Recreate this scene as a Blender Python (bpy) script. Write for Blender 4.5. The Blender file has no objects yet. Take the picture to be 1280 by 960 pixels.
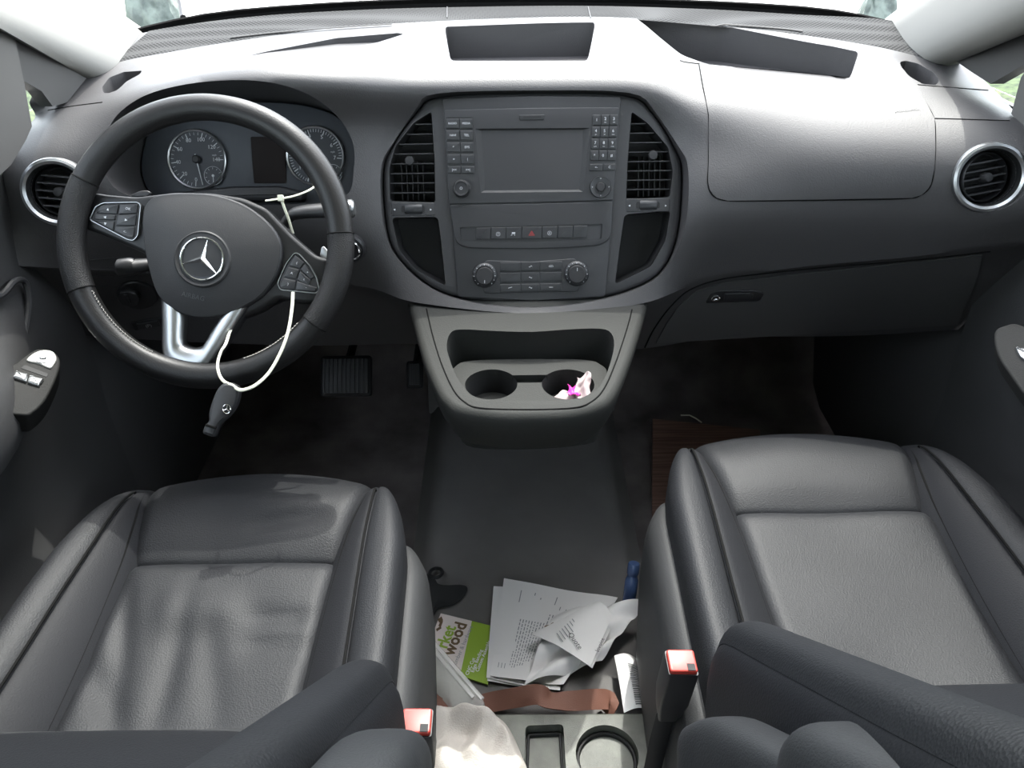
SUN, SKY, EXPOSURE = 5.0, 1.5, 0.0
import bpy, bmesh, math, random
from mathutils import Vector as V, Matrix
from mathutils.bvhtree import BVHTree
random.seed(7)
SC = bpy.context.scene
COL = SC.collection
PI = math.pi
R = math.radians
# ------------------------------------------------------------------ camera
F = 961.0
PITCH, ROLL = R(35.0), R(0.8)
CAM = V((-0.024, 0.0, 1.18))
_r0 = V((1, 0, 0)); _u0 = V((0, math.sin(PITCH), math.cos(PITCH))); FWD = V((0, math.cos(PITCH), -math.sin(PITCH)))
CR = _r0 * math.cos(ROLL) - _u0 * math.sin(ROLL)
CU = _r0 * math.sin(ROLL) + _u0 * math.cos(ROLL)
cd = bpy.data.cameras.new('camera'); cam = bpy.data.objects.new('camera', cd); COL.objects.link(cam)
cd.sensor_width = 36.0; cd.lens = 36.0 * F / 1280.0; cd.clip_start = 0.02; cd.clip_end = 300
cam.matrix_world = Matrix(((CR.x, CU.x, -FWD.x, CAM.x), (CR.y, CU.y, -FWD.y, CAM.y), (CR.z, CU.z, -FWD.z, CAM.z), (0, 0, 0, 1)))
SC.camera = cam
def ray(u, v): return CR * ((u - 640) / F) + CU * ((480 - v) / F) + FWD
def atY(u, v, y): d = ray(u, v); return CAM + d * ((y - CAM.y) / d.y)
def atZ(u, v, z): d = ray(u, v); return CAM + d * ((z - CAM.z) / d.z)
def atX(u, v, x): d = ray(u, v); return CAM + d * ((x - CAM.x) / d.x)
def atD(u, v, dep): return CAM + ray(u, v) * dep
def pix(p):
    d = p - CAM; w = d.dot(FWD)
    return (640 + F * d.dot(CR) / w, 480 - F * d.dot(CU) / w)

# ------------------------------------------------------------------ frames
class Fr:
    def __init__(s, o, n, x=V((1, 0, 0))):
        s.o = V(o); s.n = V(n).normalized(); s.x = (V(x) - s.n * V(x).dot(s.n)).normalized(); s.y = s.n.cross(s.x)
    def p(s, u, v, h=0.0):
        d = ray(u, v); o = s.o + s.n * h
        return CAM + d * ((o - CAM).dot(s.n) / d.dot(s.n))
    def w(s, a, b, h=0.0): return s.o + s.x * a + s.y * b + s.n * h
    def t(s, P): d = P - s.o; return (d.dot(s.x), d.dot(s.y))
    def q(s, u, v): return s.t(s.p(u, v))
    def poly(s, pts): return [s.q(*p) for p in pts]

# ------------------------------------------------------------------ 2D outlines
def area(P): return 0.5 * sum(P[i][0] * P[(i + 1) % len(P)][1] - P[(i + 1) % len(P)][0] * P[i][1] for i in range(len(P)))
def cr_curve(P, n=6, closed=False):
    m = len(P); out = []
    dim = len(P[0])
    for i in range(m if closed else m - 1):
        g = lambda k: P[k % m] if closed else P[min(max(k, 0), m - 1)]
        a, b, c, d = g(i - 1), g(i), g(i + 1), g(i + 2)
        for k in range(n):
            t = k / n; t2 = t * t; t3 = t2 * t
            out.append(tuple(0.5 * (2 * b[j] + (c[j] - a[j]) * t + (2 * a[j] - 5 * b[j] + 4 * c[j] - d[j]) * t2 + (3 * b[j] - a[j] - 3 * c[j] + d[j]) * t3) for j in range(dim)))
    if not closed: out.append(tuple(P[-1]))
    return out
def rnd(P, r, n=5):
    out = []; m = len(P)
    for i in range(m):
        a, b, c = V(P[i - 1][:2]), V(P[i][:2]), V(P[(i + 1) % m][:2])
        l1, l2 = (a - b).length, (c - b).length
        rr = r[i] if isinstance(r, (list, tuple)) else r
        rr = min(rr, l1 * .48, l2 * .48)
        if rr < 1e-7: out.append(tuple(b)); continue
        p, q = b + (a - b).normalized() * rr, b + (c - b).normalized() * rr
        for k in range(n + 1):
            t = k / n
            out.append(tuple(p * (1 - t) ** 2 + b * 2 * t * (1 - t) + q * t * t))
    return out
def inset(P, d):
    s = 1 if area(P) > 0 else -1
    m = len(P); out = []
    for i in range(m):
        a, b, c = V(P[i - 1]), V(P[i]), V(P[(i + 1) % m])
        e1, e2 = (b - a), (c - b)
        if e1.length < 1e-9: e1 = e2
        if e2.length < 1e-9: e2 = e1
        if e1.length < 1e-9: out.append(tuple(b)); continue
        e1.normalize(); e2.normalize()
        n = V((-e1.y - e2.y, e1.x + e2.x)) * s
        if n.length < 1e-6: out.append(tuple(b)); continue
        n.normalize()
        k = max(0.45, abs(V((-e1.y, e1.x)).dot(n)))
        out.append(tuple(b + n * (d / k)))
    return out
def circ(cx, cy, r, n=32, ry=None): return [(cx + r * math.cos(2 * PI * k / n), cy + (ry or r) * math.sin(2 * PI * k / n)) for k in range(n)]

# ------------------------------------------------------------------ mesh builder
class MB:
    def __init__(s): s.v = []; s.f = []
    def add(s, vs, fs):
        o = len(s.v); s.v += [V(p) for p in vs]; s.f += [tuple(i + o for i in f) for f in fs]; return s
    def grid(s, rows, closed_u=False, closed_v=False):
        m = len(rows); n = len(rows[0]); fs = []
        for i in range(m if closed_v else m - 1):
            for j in range(n if closed_u else n - 1):
                fs.append((i * n + j, i * n + (j + 1) % n, ((i + 1) % m) * n + (j + 1) % n, ((i + 1) % m) * n + j))
        return s.add([p for r in rows for p in r], fs)
    def loft(s, rings, cap0=True, cap1=True):
        n = len(rings[0]); o = len(s.v); s.grid(rings, closed_u=True)
        if cap0: s.f.append(tuple(o + k for k in reversed(range(n))))
        if cap1: s.f.append(tuple(o + (len(rings) - 1) * n + k for k in range(n)))
        return s
    def plate(s, fr, P, h0, h1, b=0.0, cap0=True):
        """outline P (frame coordinates) from height h0 up to h1 with a rounded edge b"""
        if area(P) < 0: P = P[::-1]
        rings = [[fr.w(x, y, h0) for x, y in P]]
        if b > 0:
            rings.append([fr.w(x, y, h1 - b) for x, y in P])
            for k in (1, 2, 3):
                a = k / 3 * PI / 2
                Q = inset(P, b * (1 - math.cos(a)))
                rings.append([fr.w(x, y, h1 - b + b * math.sin(a)) for x, y in Q])
        else: rings.append([fr.w(x, y, h1) for x, y in P])
        return s.loft(rings, cap0, True)
    def pillow(s, fr, P, h0, h1, h2, n=6, pw=2.0):
        """outline rises from h0 to h1 at the edge and domes to h2 in the middle"""
        if area(P) < 0: P = P[::-1]
        cx = sum(p[0] for p in P) / len(P); cy = sum(p[1] for p in P) / len(P)
        rings = [[fr.w(x, y, h0) for x, y in P]]
        for k in range(n):
            t = k / n
            sc = 1 - t
            h = h1 + (h2 - h1) * (1 - (1 - t) ** pw)
            rings.append([fr.w(cx + (x - cx) * sc, cy + (y - cy) * sc, h) for x, y in P])
        s.loft(rings, True, False)
        o = len(s.v); m = len(P); base = o - m
        s.v.append(fr.w(cx, cy, h2))
        s.f += [(base + k, base + (k + 1) % m, o) for k in range(m)]
        return s
    def ring(s, fr, P, w, h0, h1):
        """flat band of width w inside the outline P"""
        if area(P) < 0: P = P[::-1]
        Q = inset(P, w); m = len(P)
        Pm, Qm = inset(P, w * .25), inset(P, w * .75)
        rows = [[fr.w(x, y, h0) for x, y in P], [fr.w(x, y, h1 - (h1 - h0) * .3) for x, y in P], [fr.w(x, y, h1) for x, y in Pm], [fr.w(x, y, h1) for x, y in Qm],
                [fr.w(x, y, h1 - (h1 - h0) * .3) for x, y in Q], [fr.w(x, y, h0) for x, y in Q]]
        return s.grid(rows, closed_u=True)
    def tube(s, pts, r, n=8, closed=False, caps=True, flat=1.0, up=None):
        pts = [V(p) for p in pts]; m = len(pts); rings = []
        prev = None
        for i in range(m):
            if closed: t = pts[(i + 1) % m] - pts[i - 1]
            else: t = pts[min(i + 1, m - 1)] - pts[max(i - 1, 0)]
            if t.length < 1e-9: t = V((0, 0, 1))
            t.normalize()
            if prev is None:
                a = V(up) if up is not None else (V((0, 0, 1)) if abs(t.z) < .9 else V((0, 1, 0)))
            else: a = prev
            a = (a - t * a.dot(t))
            a.normalize(); b = t.cross(a); prev = a
            rr = r[i] if isinstance(r, (list, tuple)) else r
            rings.append([pts[i] + a * (rr * flat * math.cos(2 * PI * k / n)) + b * (rr * math.sin(2 * PI * k / n)) for k in range(n)])
        if closed: return s.grid(rings, closed_u=True, closed_v=True)
        return s.loft(rings, caps, caps)
    def lathe(s, fr, prof, n=32, a=0.0, b=0.0, cap=True):
        """profile of (radius, height) turned round the frame normal at (a, b)"""
        rings = [[fr.w(a + r * math.cos(2 * PI * k / n), b + r * math.sin(2 * PI * k / n), h) for k in range(n)] for r, h in prof]
        return s.loft(rings, cap, cap)
    def box(s, fr, a0, a1, b0, b1, h0, h1, bev=0.0):
        P = [(a0, b0), (a1, b0), (a1, b1), (a0, b1)]
        if bev: P = rnd(P, bev, 3)
        return s.plate(fr, P, h0, h1, bev * .6)
    def mesh(s, name):
        me = bpy.data.meshes.new(name); me.from_pydata([tuple(p) for p in s.v], [], s.f); me.validate(); me.update()
        return me

POS = {}
def finish(me, smooth=40):
    bm = bmesh.new(); bm.from_mesh(me)
    bmesh.ops.remove_doubles(bm, verts=bm.verts, dist=1e-6)
    bmesh.ops.recalc_face_normals(bm, faces=bm.faces)
    bm.to_mesh(me); bm.free()
    if smooth:
        for p in me.polygons: p.use_smooth = True
        me.set_sharp_from_angle(angle=R(smooth))
    return me
def link(me, name, mat, parent=None, base=False):
    """one mesh object; its origin at the middle (or base) of its box"""
    xs = [v.co for v in me.vertices]
    lo = V((min(p.x for p in xs), min(p.y for p in xs), min(p.z for p in xs))); hi = V((max(p.x for p in xs), max(p.y for p in xs), max(p.z for p in xs)))
    c = (lo + hi) / 2
    if base or parent is None: c.z = lo.z
    me.transform(Matrix.Translation(-c))
    o = bpy.data.objects.new(name, me); COL.objects.link(o)
    POS[o.name] = c.copy()
    if parent is not None:
        o.parent = parent; o.location = c - POS[parent.name]
    else: o.location = c
    me.materials.clear()
    for p in me.polygons: p.material_index = 0
    for m in (mat if isinstance(mat, (list, tuple)) else [mat]): me.materials.append(m)
    return o
def build(mb, name, mat, parent=None, smooth=40, mods=None, raw=False):
    me = mb.mesh(name)
    if mods:
        me = bake(me, mods)
    if not raw: finish(me, smooth)
    return link(me, name, mat, parent)
def bake(me, mods):
    o = bpy.data.objects.new('tmp', me); COL.objects.link(o)
    for kind, kw in mods:
        m = o.modifiers.new(kind, kind)
        for k, val in kw.items(): setattr(m, k, val)
    dg = bpy.context.evaluated_depsgraph_get(); dg.update()
    out = bpy.data.meshes.new_from_object(o.evaluated_get(dg))
    bpy.data.objects.remove(o); return out
def clean_closed(me):
    bm = bmesh.new(); bm.from_mesh(me)
    bmesh.ops.remove_doubles(bm, verts=bm.verts, dist=1e-6)
    bmesh.ops.recalc_face_normals(bm, faces=bm.faces)
    bm.to_mesh(me); bm.free(); return me
def carve(me, cutters):
    """cut each closed cutter mesh out of the closed mesh"""
    clean_closed(me)
    for c in cutters:
        cm = clean_closed(c.mesh('cut'))
        co = bpy.data.objects.new('cut', cm); COL.objects.link(co)
        for solver in ('MANIFOLD', 'EXACT', 'FAST'):
            try: me2 = bake(me, [('BOOLEAN', dict(operation='DIFFERENCE', solver=solver, object=co))])
            except TypeError: continue
            ok = len(me2.polygons) > .5 * len(me.polygons) and len(me2.polygons) != len(me.polygons)
            if ok: me = me2; break
        if not ok: print('CARVE FAILED', len(me.polygons), len(me2.polygons))
        bpy.data.objects.remove(co)
    return me
def tag(o, label=None, cat=None, group=None, kind=None):
    if label: o['label'] = label
    if cat: o['category'] = cat
    if group: o['group'] = group
    if kind: o['kind'] = kind
    return o
def thing(name, label, cat, loc, group=None):
    o = bpy.data.objects.new(name, None); COL.objects.link(o); o.location = V(loc); o.empty_display_size = .05
    POS[o.name] = V(loc); return tag(o, label, cat, group)
def single(mb, name, mat, label, cat, group=None, **kw):
    return tag(build(mb, name, mat, None, **kw), label, cat, group)
def struct(mb, name, mat, label=None, **kw):
    o = build(mb, name, mat, None, **kw); o['kind'] = 'structure'
    if label: o['label'] = label
    return o
_txt = {}
def text(mb, s, fr, a, b, h, size, rot=0.0, align='CENTER', bold=0.0, sx=1.0):
    key = (s, align, bold)
    if key not in _txt:
        c = bpy.data.curves.new('t', 'FONT'); c.body = s; c.align_x = align; c.align_y = 'CENTER'; c.size = 1; c.resolution_u = 2; c.offset = bold
        o = bpy.data.objects.new('t', c); COL.objects.link(o)
        dg = bpy.context.evaluated_depsgraph_get(); dg.update()
        me = bpy.data.meshes.new_from_object(o.evaluated_get(dg))
        _txt[key] = ([v.co.copy() for v in me.vertices], [tuple(p.vertices) for p in me.polygons])
        bpy.data.objects.remove(o)
    vs, fs = _txt[key]
    cr, sr = math.cos(rot), math.sin(rot)
    mb.add([fr.w(a + size * (sx * p.x * cr - p.y * sr), b + size * (sx * p.x * sr + p.y * cr), h) for p in vs], fs)

# ------------------------------------------------------------------ materials
def mat(name, col, rough=.5, metal=0.0, bump=0.0, scale=900.0, spec=.5, coat=0.0, vary=0.0, vscale=6.0, detail=2.0, tex='NOISE', sheen=0.0):
    m = bpy.data.materials.new(name); m.use_nodes = True
    nt = m.node_tree; b = nt.nodes['Principled BSDF']
    b.inputs['Base Color'].default_value = (*col, 1); b.inputs['Roughness'].default_value = rough; b.inputs['Metallic'].default_value = metal
    b.inputs['Specular IOR Level'].default_value = spec; b.inputs['Coat Weight'].default_value = coat
    if sheen: b.inputs['Sheen Weight'].default_value = sheen
    tc = nt.nodes.new('ShaderNodeTexCoord')
    if bump:
        if tex == 'VORONOI':
            n = nt.nodes.new('ShaderNodeTexVoronoi'); n.inputs['Scale'].default_value = scale; out = n.outputs['Distance']
        else:
            n = nt.nodes.new('ShaderNodeTexNoise'); n.inputs['Scale'].default_value = scale; n.inputs['Detail'].default_value = detail; out = n.outputs['Fac']
        nt.links.new(tc.outputs['Object'], n.inputs['Vector'])
        bp = nt.nodes.new('ShaderNodeBump'); bp.inputs['Strength'].default_value = bump; bp.inputs['Distance'].default_value = .001
        nt.links.new(out, bp.inputs['Height']); nt.links.new(bp.outputs['Normal'], b.inputs['Normal'])
    if vary:
        n2 = nt.nodes.new('ShaderNodeTexNoise'); n2.inputs['Scale'].default_value = vscale; n2.inputs['Detail'].default_value = 5
        nt.links.new(tc.outputs['Object'], n2.inputs['Vector'])
        rp = nt.nodes.new('ShaderNodeValToRGB'); rp.color_ramp.elements[0].position = .3; rp.color_ramp.elements[1].position = .7
        rp.color_ramp.elements[0].color = (*[c * (1 - vary) for c in col], 1); rp.color_ramp.elements[1].color = (*[min(1, c * (1 + vary)) for c in col], 1)
        nt.links.new(n2.outputs['Fac'], rp.inputs['Fac']); nt.links.new(rp.outputs['Color'], b.inputs['Base Color'])
    return m
M = {}
M['dash'] = mat('dash_plastic', (0.0480, 0.0464, 0.0480), .52, spec=.45, bump=.35, scale=500, vary=.05)
M['stack'] = mat('stack_plastic', (0.0317, 0.0317, 0.0338), .48, bump=.2, scale=900)
M['panel'] = mat('panel_plastic', (0.0252, 0.0252, 0.0274), .42, bump=.1, scale=900)
M['black'] = mat('black_plastic', (.016, .016, .018), .45)
M['key'] = mat('key_plastic', (0.0216, 0.0223, 0.0245), .4)
M['deep'] = mat('deep_black', (.008, .008, .009), .7)
M['console'] = mat('console_plastic', (0.0225, 0.0232, 0.0218), .72, bump=.35, scale=420, spec=.22)
M['lower'] = mat('lower_plastic', (0.0612, 0.0605, 0.0619), .55, bump=.3, scale=600)
M['seam'] = mat('seam_black', (.006, .006, .006), .9, spec=.1)
M['lining'] = mat('roof_lining', (.78, .77, .74), .9, bump=.1, scale=900)
M['pillar'] = mat('pillar_fabric', (.27, .265, .25), .9, bump=.1, scale=900, spec=.2)
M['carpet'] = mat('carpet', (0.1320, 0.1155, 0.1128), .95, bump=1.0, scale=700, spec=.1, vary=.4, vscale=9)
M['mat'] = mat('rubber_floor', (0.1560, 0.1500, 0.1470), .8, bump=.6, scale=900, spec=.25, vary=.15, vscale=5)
M['door'] = mat('door_plastic', (0.0420, 0.0420, 0.0434), .5, bump=.3, scale=600)
M['doorpad'] = mat('door_pad', (.014, .014, .0135), .7, bump=.3, scale=700, spec=.22)
M['leather'] = mat('leather', (.0115, .0122, .0142), .56, bump=.28, scale=520, tex='VORONOI', vary=.12, vscale=5, spec=.27)
M['gusset'] = mat('leather_gusset', (.0105, .011, .013), .62, bump=.22, scale=560, tex='VORONOI', spec=.2)
M['shield'] = mat('seat_shield', (0.0238, 0.0245, 0.0259), .6, spec=.3, bump=.35, scale=700)
M['rim'] = mat('rim_leather', (0.0079, 0.0076, 0.0079), .42, spec=.35, bump=.25, scale=500)
M['grip'] = mat('grip_leather', (0.0079, 0.0076, 0.0079), .48, spec=.35, bump=.5, scale=900, tex='VORONOI')
M['hub'] = mat('hub_plastic', (0.0245, 0.0245, 0.0259), .55, spec=.35, bump=.15, scale=900)
M['spoke'] = mat('spoke_black', (0.0115, 0.0115, 0.0122), .38, spec=.35)
M['silver'] = mat('satin_silver', (.48, .49, .50), .32, metal=1.0)
M['chrome'] = mat('chrome', (.8, .8, .8), .12, metal=1.0)
M['whiteprint'] = mat('white_print', (.55, .56, .58), .6)
M['greyprint'] = mat('grey_print', (.25, .26, .28), .6)
M['screen'] = mat('screen_glass', (.016, .0125, .012), .6, spec=.12)
M['dial'] = mat('dial_face', (.022, .025, .032), .5)
M['cluster'] = mat('cluster_face', (.04, .045, .055), .5)
M['red'] = mat('buckle_red', (.36, .035, .025), .4)
M['redmark'] = mat('red_mark', (.35, .03, .03), .5)
M['paper'] = mat('paper', (.78, .765, .765), .8, bump=.15, scale=60, detail=4)
M['ink'] = mat('ink', (.10, .10, .11), .8)
M['cardgreen'] = mat('card_green', (.27, .42, .03), .5)
M['cardwhite'] = mat('card_white', (.72, .64, .62), .6)
M['inkbrown'] = mat('ink_brown', (.13, .08, .035), .6)
M['strap'] = mat('strap_leather', (.19, .085, .06), .7, bump=.4, scale=700, vary=.15)
M['towel'] = mat('towel_cloth', (0.4675, 0.4377, 0.4080), .95, bump=1.0, scale=420, spec=.1)
M['tray'] = mat('tray_plastic', (.10, .105, .09), .5, bump=.4, scale=700, vary=.4, vscale=22)
M['tie'] = mat('tie_plastic', (.72, .72, .58), .45)
M['cloth'] = mat('dark_cloth', (.03, .031, .032), .95, bump=.8, scale=700, spec=.1)
M['blue'] = mat('blue_plastic', (.06, .10, .22), .25)
M['insert'] = mat('grey_card', (.34, .35, .31), .5, vary=.3, vscale=40)
M['sail'] = mat('sail_panel', (.03, .03, .03), .6)
M['post'] = mat('door_post', (.06, .058, .056), .6)
M['bronze'] = mat('leaf_brown', (.12, .055, .02), .8)
M['tissue'] = mat('tissue', (.42, .34, .34), .9)
M['magenta'] = mat('magenta', (.55, .02, .28), .5)
M['stitch'] = mat('stitch', (.35, .34, .32), .8)
M['windowkey'] = mat('window_switch', (.42, .43, .44), .25, metal=.9)
M['mirrorkey'] = mat('mirror_pad', (.42, .42, .40), .4, metal=.4)
# ================================================================== the setting
HW = .755           # half width of the cab at the doors
# mesh speaker cloth material: fine dots
def dotted():
    m = bpy.data.materials.new('speaker_mesh'); m.use_nodes = True; nt = m.node_tree; b = nt.nodes['Principled BSDF']
    tc = nt.nodes.new('ShaderNodeTexCoord'); mp = nt.nodes.new('ShaderNodeMapping'); mp.inputs['Rotation'].default_value = (0, 0, R(45))
    n = nt.nodes.new('ShaderNodeTexVoronoi'); n.inputs['Scale'].default_value = 150; n.inputs['Randomness'].default_value = 0
    rp = nt.nodes.new('ShaderNodeValToRGB'); rp.color_ramp.elements[0].position = .35; rp.color_ramp.elements[1].position = .5
    rp.color_ramp.elements[0].color = (.02, .02, .02, 1); rp.color_ramp.elements[1].color = (.06, .06, .06, 1)
    nt.links.new(tc.outputs['Object'], mp.inputs['Vector']); nt.links.new(mp.outputs['Vector'], n.inputs['Vector'])
    nt.links.new(n.outputs['Distance'], rp.inputs['Fac']); nt.links.new(rp.outputs['Color'], b.inputs['Base Color'])
    b.inputs['Roughness'].default_value = .95; b.inputs['Specular IOR Level'].default_value = .08
    return m
M['mesh'] = dotted()
def glass(name, tint=(.93, .96, .95)):
    m = bpy.data.materials.new(name); m.use_nodes = True; nt = m.node_tree
    for n in list(nt.nodes):
        if n.type != 'OUTPUT_MATERIAL': nt.nodes.remove(n)
    out = [n for n in nt.nodes if n.type == 'OUTPUT_MATERIAL'][0]
    t = nt.nodes.new('ShaderNodeBsdfTransparent'); t.inputs['Color'].default_value = (*tint, 1)
    g = nt.nodes.new('ShaderNodeBsdfGlossy'); g.inputs['Roughness'].default_value = .02
    lw = nt.nodes.new('ShaderNodeLayerWeight'); lw.inputs['Blend'].default_value = .5
    pw = nt.nodes.new('ShaderNodeMath'); pw.operation = 'POWER'; pw.inputs[1].default_value = 5; nt.links.new(lw.outputs['Facing'], pw.inputs[0])
    ml = nt.nodes.new('ShaderNodeMath'); ml.operation = 'MULTIPLY_ADD'; ml.inputs[1].default_value = .5; ml.inputs[2].default_value = .02; nt.links.new(pw.outputs[0], ml.inputs[0])
    mx = nt.nodes.new('ShaderNodeMixShader'); nt.links.new(ml.outputs[0], mx.inputs['Fac'])
    nt.links.new(t.outputs[0], mx.inputs[1]); nt.links.new(g.outputs[0], mx.inputs[2]); nt.links.new(mx.outputs[0], out.inputs['Surface'])
    return m
M['glass'] = glass('window_glass')
def noisy(name, cols, scale, rough=.9, bump=.5):
    m = bpy.data.materials.new(name); m.use_nodes = True; nt = m.node_tree; b = nt.nodes['Principled BSDF']
    tc = nt.nodes.new('ShaderNodeTexCoord'); n = nt.nodes.new('ShaderNodeTexNoise'); n.inputs['Scale'].default_value = scale; n.inputs['Detail'].default_value = 8
    rp = nt.nodes.new('ShaderNodeValToRGB'); rp.color_ramp.elements[0].position = .35; rp.color_ramp.elements[1].position = .65
    rp.color_ramp.elements[0].color = (*cols[0], 1); rp.color_ramp.elements[1].color = (*cols[1], 1)
    nt.links.new(tc.outputs['Object'], n.inputs['Vector']); nt.links.new(n.outputs['Fac'], rp.inputs['Fac']); nt.links.new(rp.outputs['Color'], b.inputs['Base Color'])
    bp = nt.nodes.new('ShaderNodeBump'); bp.inputs['Strength'].default_value = bump; nt.links.new(n.outputs['Fac'], bp.inputs['Height']); nt.links.new(bp.outputs['Normal'], b.inputs['Normal'])
    b.inputs['Roughness'].default_value = rough
    return m
M['grass'] = noisy('grass_verge', ((.012, .022, .008), (.07, .10, .035)), 14)
M['paving'] = noisy('pale_concrete', ((.62, .6, .57), (.74, .72, .68)), 3, .9, .05)
M['rock'] = noisy('grey_foliage', ((.03, .042, .035), (.13, .16, .14)), 12, .3)

# floor: flat carpet, then the toe board rising to the bulkhead
mb = MB()
prof = [(-1.6, 0), (1.2, 0), (1.56, 0), (1.63, .03), (1.69, .14), (1.72, .40), (1.73, .62)]
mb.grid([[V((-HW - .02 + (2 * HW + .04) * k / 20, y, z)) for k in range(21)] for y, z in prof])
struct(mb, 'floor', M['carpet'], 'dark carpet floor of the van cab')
# raised rubber covered tunnel between the seats
mb = MB(); rows = []
for y, z in [(-.6, 0), (1.2, 0), (1.56, 0), (1.62, .03), (1.68, .15), (1.72, .36)]:
    zz = z + .05
    rows.append([V((x, y - (.06 if y > 1.58 else 0), z + h)) for x, h in [(-.235, -.003), (-.225, .004), (-.205, .03), (-.19, .046), (-.17, .052), (0, .054), (.17, .052), (.19, .046), (.205, .03), (.225, .004), (.235, -.003)]])
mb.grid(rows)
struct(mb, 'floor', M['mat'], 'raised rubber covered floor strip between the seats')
# ceiling, rear bulkhead
mb = MB(); Y0r = .86
rows = []
for y in (-1.6, -.8, 0, .5, .78, Y0r):
    zr = 1.44 if y < .6 else (1.43 if y < .8 else 1.40)
    rows.append([V((HW * math.sin(a), y, zr - .10 * (1 - math.cos(a)))) for a in [(-1 + 2 * k / 16) * PI / 2 for k in range(17)]])
mb.grid(rows)
struct(mb, 'ceiling', M['lining'], smooth=60, mods=[('SOLIDIFY', dict(thickness=.03, offset=1))])
mb = MB(); fb = Fr((0, -1.6, .7), (0, 1, 0), (-1, 0, 0)); mb.box(fb, -HW - .03, HW + .03, -.72, .12, -.04, 0)
struct(mb, 'wall_back', M['door'])
mb = MB(); mb.box(fb, -HW, HW, .12, .72, -.006, 0); struct(mb, 'window_7', M['glass'], 'rear window of the van')
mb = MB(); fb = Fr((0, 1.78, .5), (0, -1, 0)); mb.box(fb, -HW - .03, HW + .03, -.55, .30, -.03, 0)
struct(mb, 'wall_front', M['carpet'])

# A pillars: pale cloth trims beside the windscreen
def pillar(name, A, B, mid, sgn):
    """A, B: (u, v, y) pairs giving the front and rear edge lines near the dashboard"""
    A0, A1 = atY(*A[0]), atY(*A[1]); B0, B1 = atY(*B[0]), atY(*B[1])
    da, db = (A1 - A0), (B1 - B0)
    da *= (.86 - A0.y) / da.y; db *= (.86 - B0.y) / db.y
    rows = []
    for k in range(-1, 11):
        t = k / 10
        a, b = A0 + da * t, B0 + db * t
        if k < 0:
            a -= da * .06; b -= db * .06
        c = (a + b) / 2; off = V((-sgn * .022, -.03, -.02))
        r = []
        for j in range(9):
            q = j / 8
            r.append(a.lerp(b, q) + off * math.sin(q * PI))
        back = V((sgn * .05, .03, .02))
        r += [b + V((sgn * .03, .02, .0)), c + back, a + V((sgn * .03, .03, .02))]
        rows.append(r)
    mb = MB(); mb.loft(rows)
    return struct(mb, name, M['pillar'], smooth=50)
pillar('trim_1', [(169, 36, 1.53), (116, 0, 1.42)], [(108, 97, 1.30), (0, 35, 1.08)], None, -1)
pillar('trim_2', [(1117, 22, 1.53), (1146, 0, 1.44)], [(1195, 78, 1.30), (1280, 40, 1.10)], None, 1)
# windscreen glass and its black border
def pane(name, P, m, label=None):
    mb = MB(); mb.add(P, [tuple(range(len(P)))]); return struct(mb, name, m, label, smooth=0, mods=[('SOLIDIFY', dict(thickness=.004, offset=0))])
WB = [atY(120, 55, 1.52), atY(300, 16, 1.655), atY(640, 0, 1.74), atY(1000, 12, 1.655), atY(1160, 45, 1.52)]
topz = 1.405
mb = MB()
rows = []
bot = cr_curve([tuple(p) for p in WB], 6)
for k in range(9):
    t = k / 8; r = []
    for p in bot:
        p = V(p); q = V((p.x * .97, .87 - .05 * (abs(p.x) / .75) ** 2, topz - .05 * (abs(p.x) / .75) ** 2))
        r.append(p.lerp(q, t) + V((0, .02, .02)) * math.sin(PI * t))
    rows.append(r)
mb.grid(rows)
win = struct(mb, 'window_1', M['glass'], 'clear windscreen above the dashboard', smooth=60)
wb = [V(p) for p in bot]
mb = MB()
mb.grid([[p + V((0, -.015, -.045)) for p in wb], [p + V((0, -.004, -.002)) for p in wb], [p + V((0, -.010, .007)) for p in wb]])
struct(mb, 'trim_3', M['seam'], 'black rubber border along the foot of the windscreen', mods=[('SOLIDIFY', dict(thickness=.004, offset=0))])

# dark sail panels and pale posts where the quarter windows meet the pillars
def sidepanel(name, m, X, pts, th, lab):
    P = [atX(u, v, X) for u, v in pts]; mb = MB(); n = len(P); s = 1 if X > 0 else -1
    mb.loft([[p + V((s * th, 0, 0)) for p in P], P]); return struct(mb, name, M[m], lab, smooth=0)
sidepanel('trim_12', 'sail', -.698, [(-60, 10), (0, 36), (108, 98), (84, 128), (66, 133), (52, 114), (33, 103), (-60, 60)], .02, 'dark triangular panel under the pale pillar on the driver side')
sidepanel('trim_13', 'post', -.690, [(-20, 36), (18, 44), (30, 102), (40, 158), (32, 176), (14, 206), (-14, 232), (-20, 60)], .02, 'grey upright post beside the small quarter window on the driver side')
sidepanel('trim_14', 'sail', .694, [(1194, 76), (1280, 36), (1420, -34), (1420, 20), (1280, 81), (1238, 105), (1216, 91)], .02, 'dark triangular panel under the pale pillar on the passenger side')
sidepanel('trim_15', 'post', .688, [(1264, 142), (1276, 97), (1330, 20), (1420, -40), (1440, 10), (1340, 130), (1296, 186)], .02, 'grey upright post beside the small quarter window on the passenger side')
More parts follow.
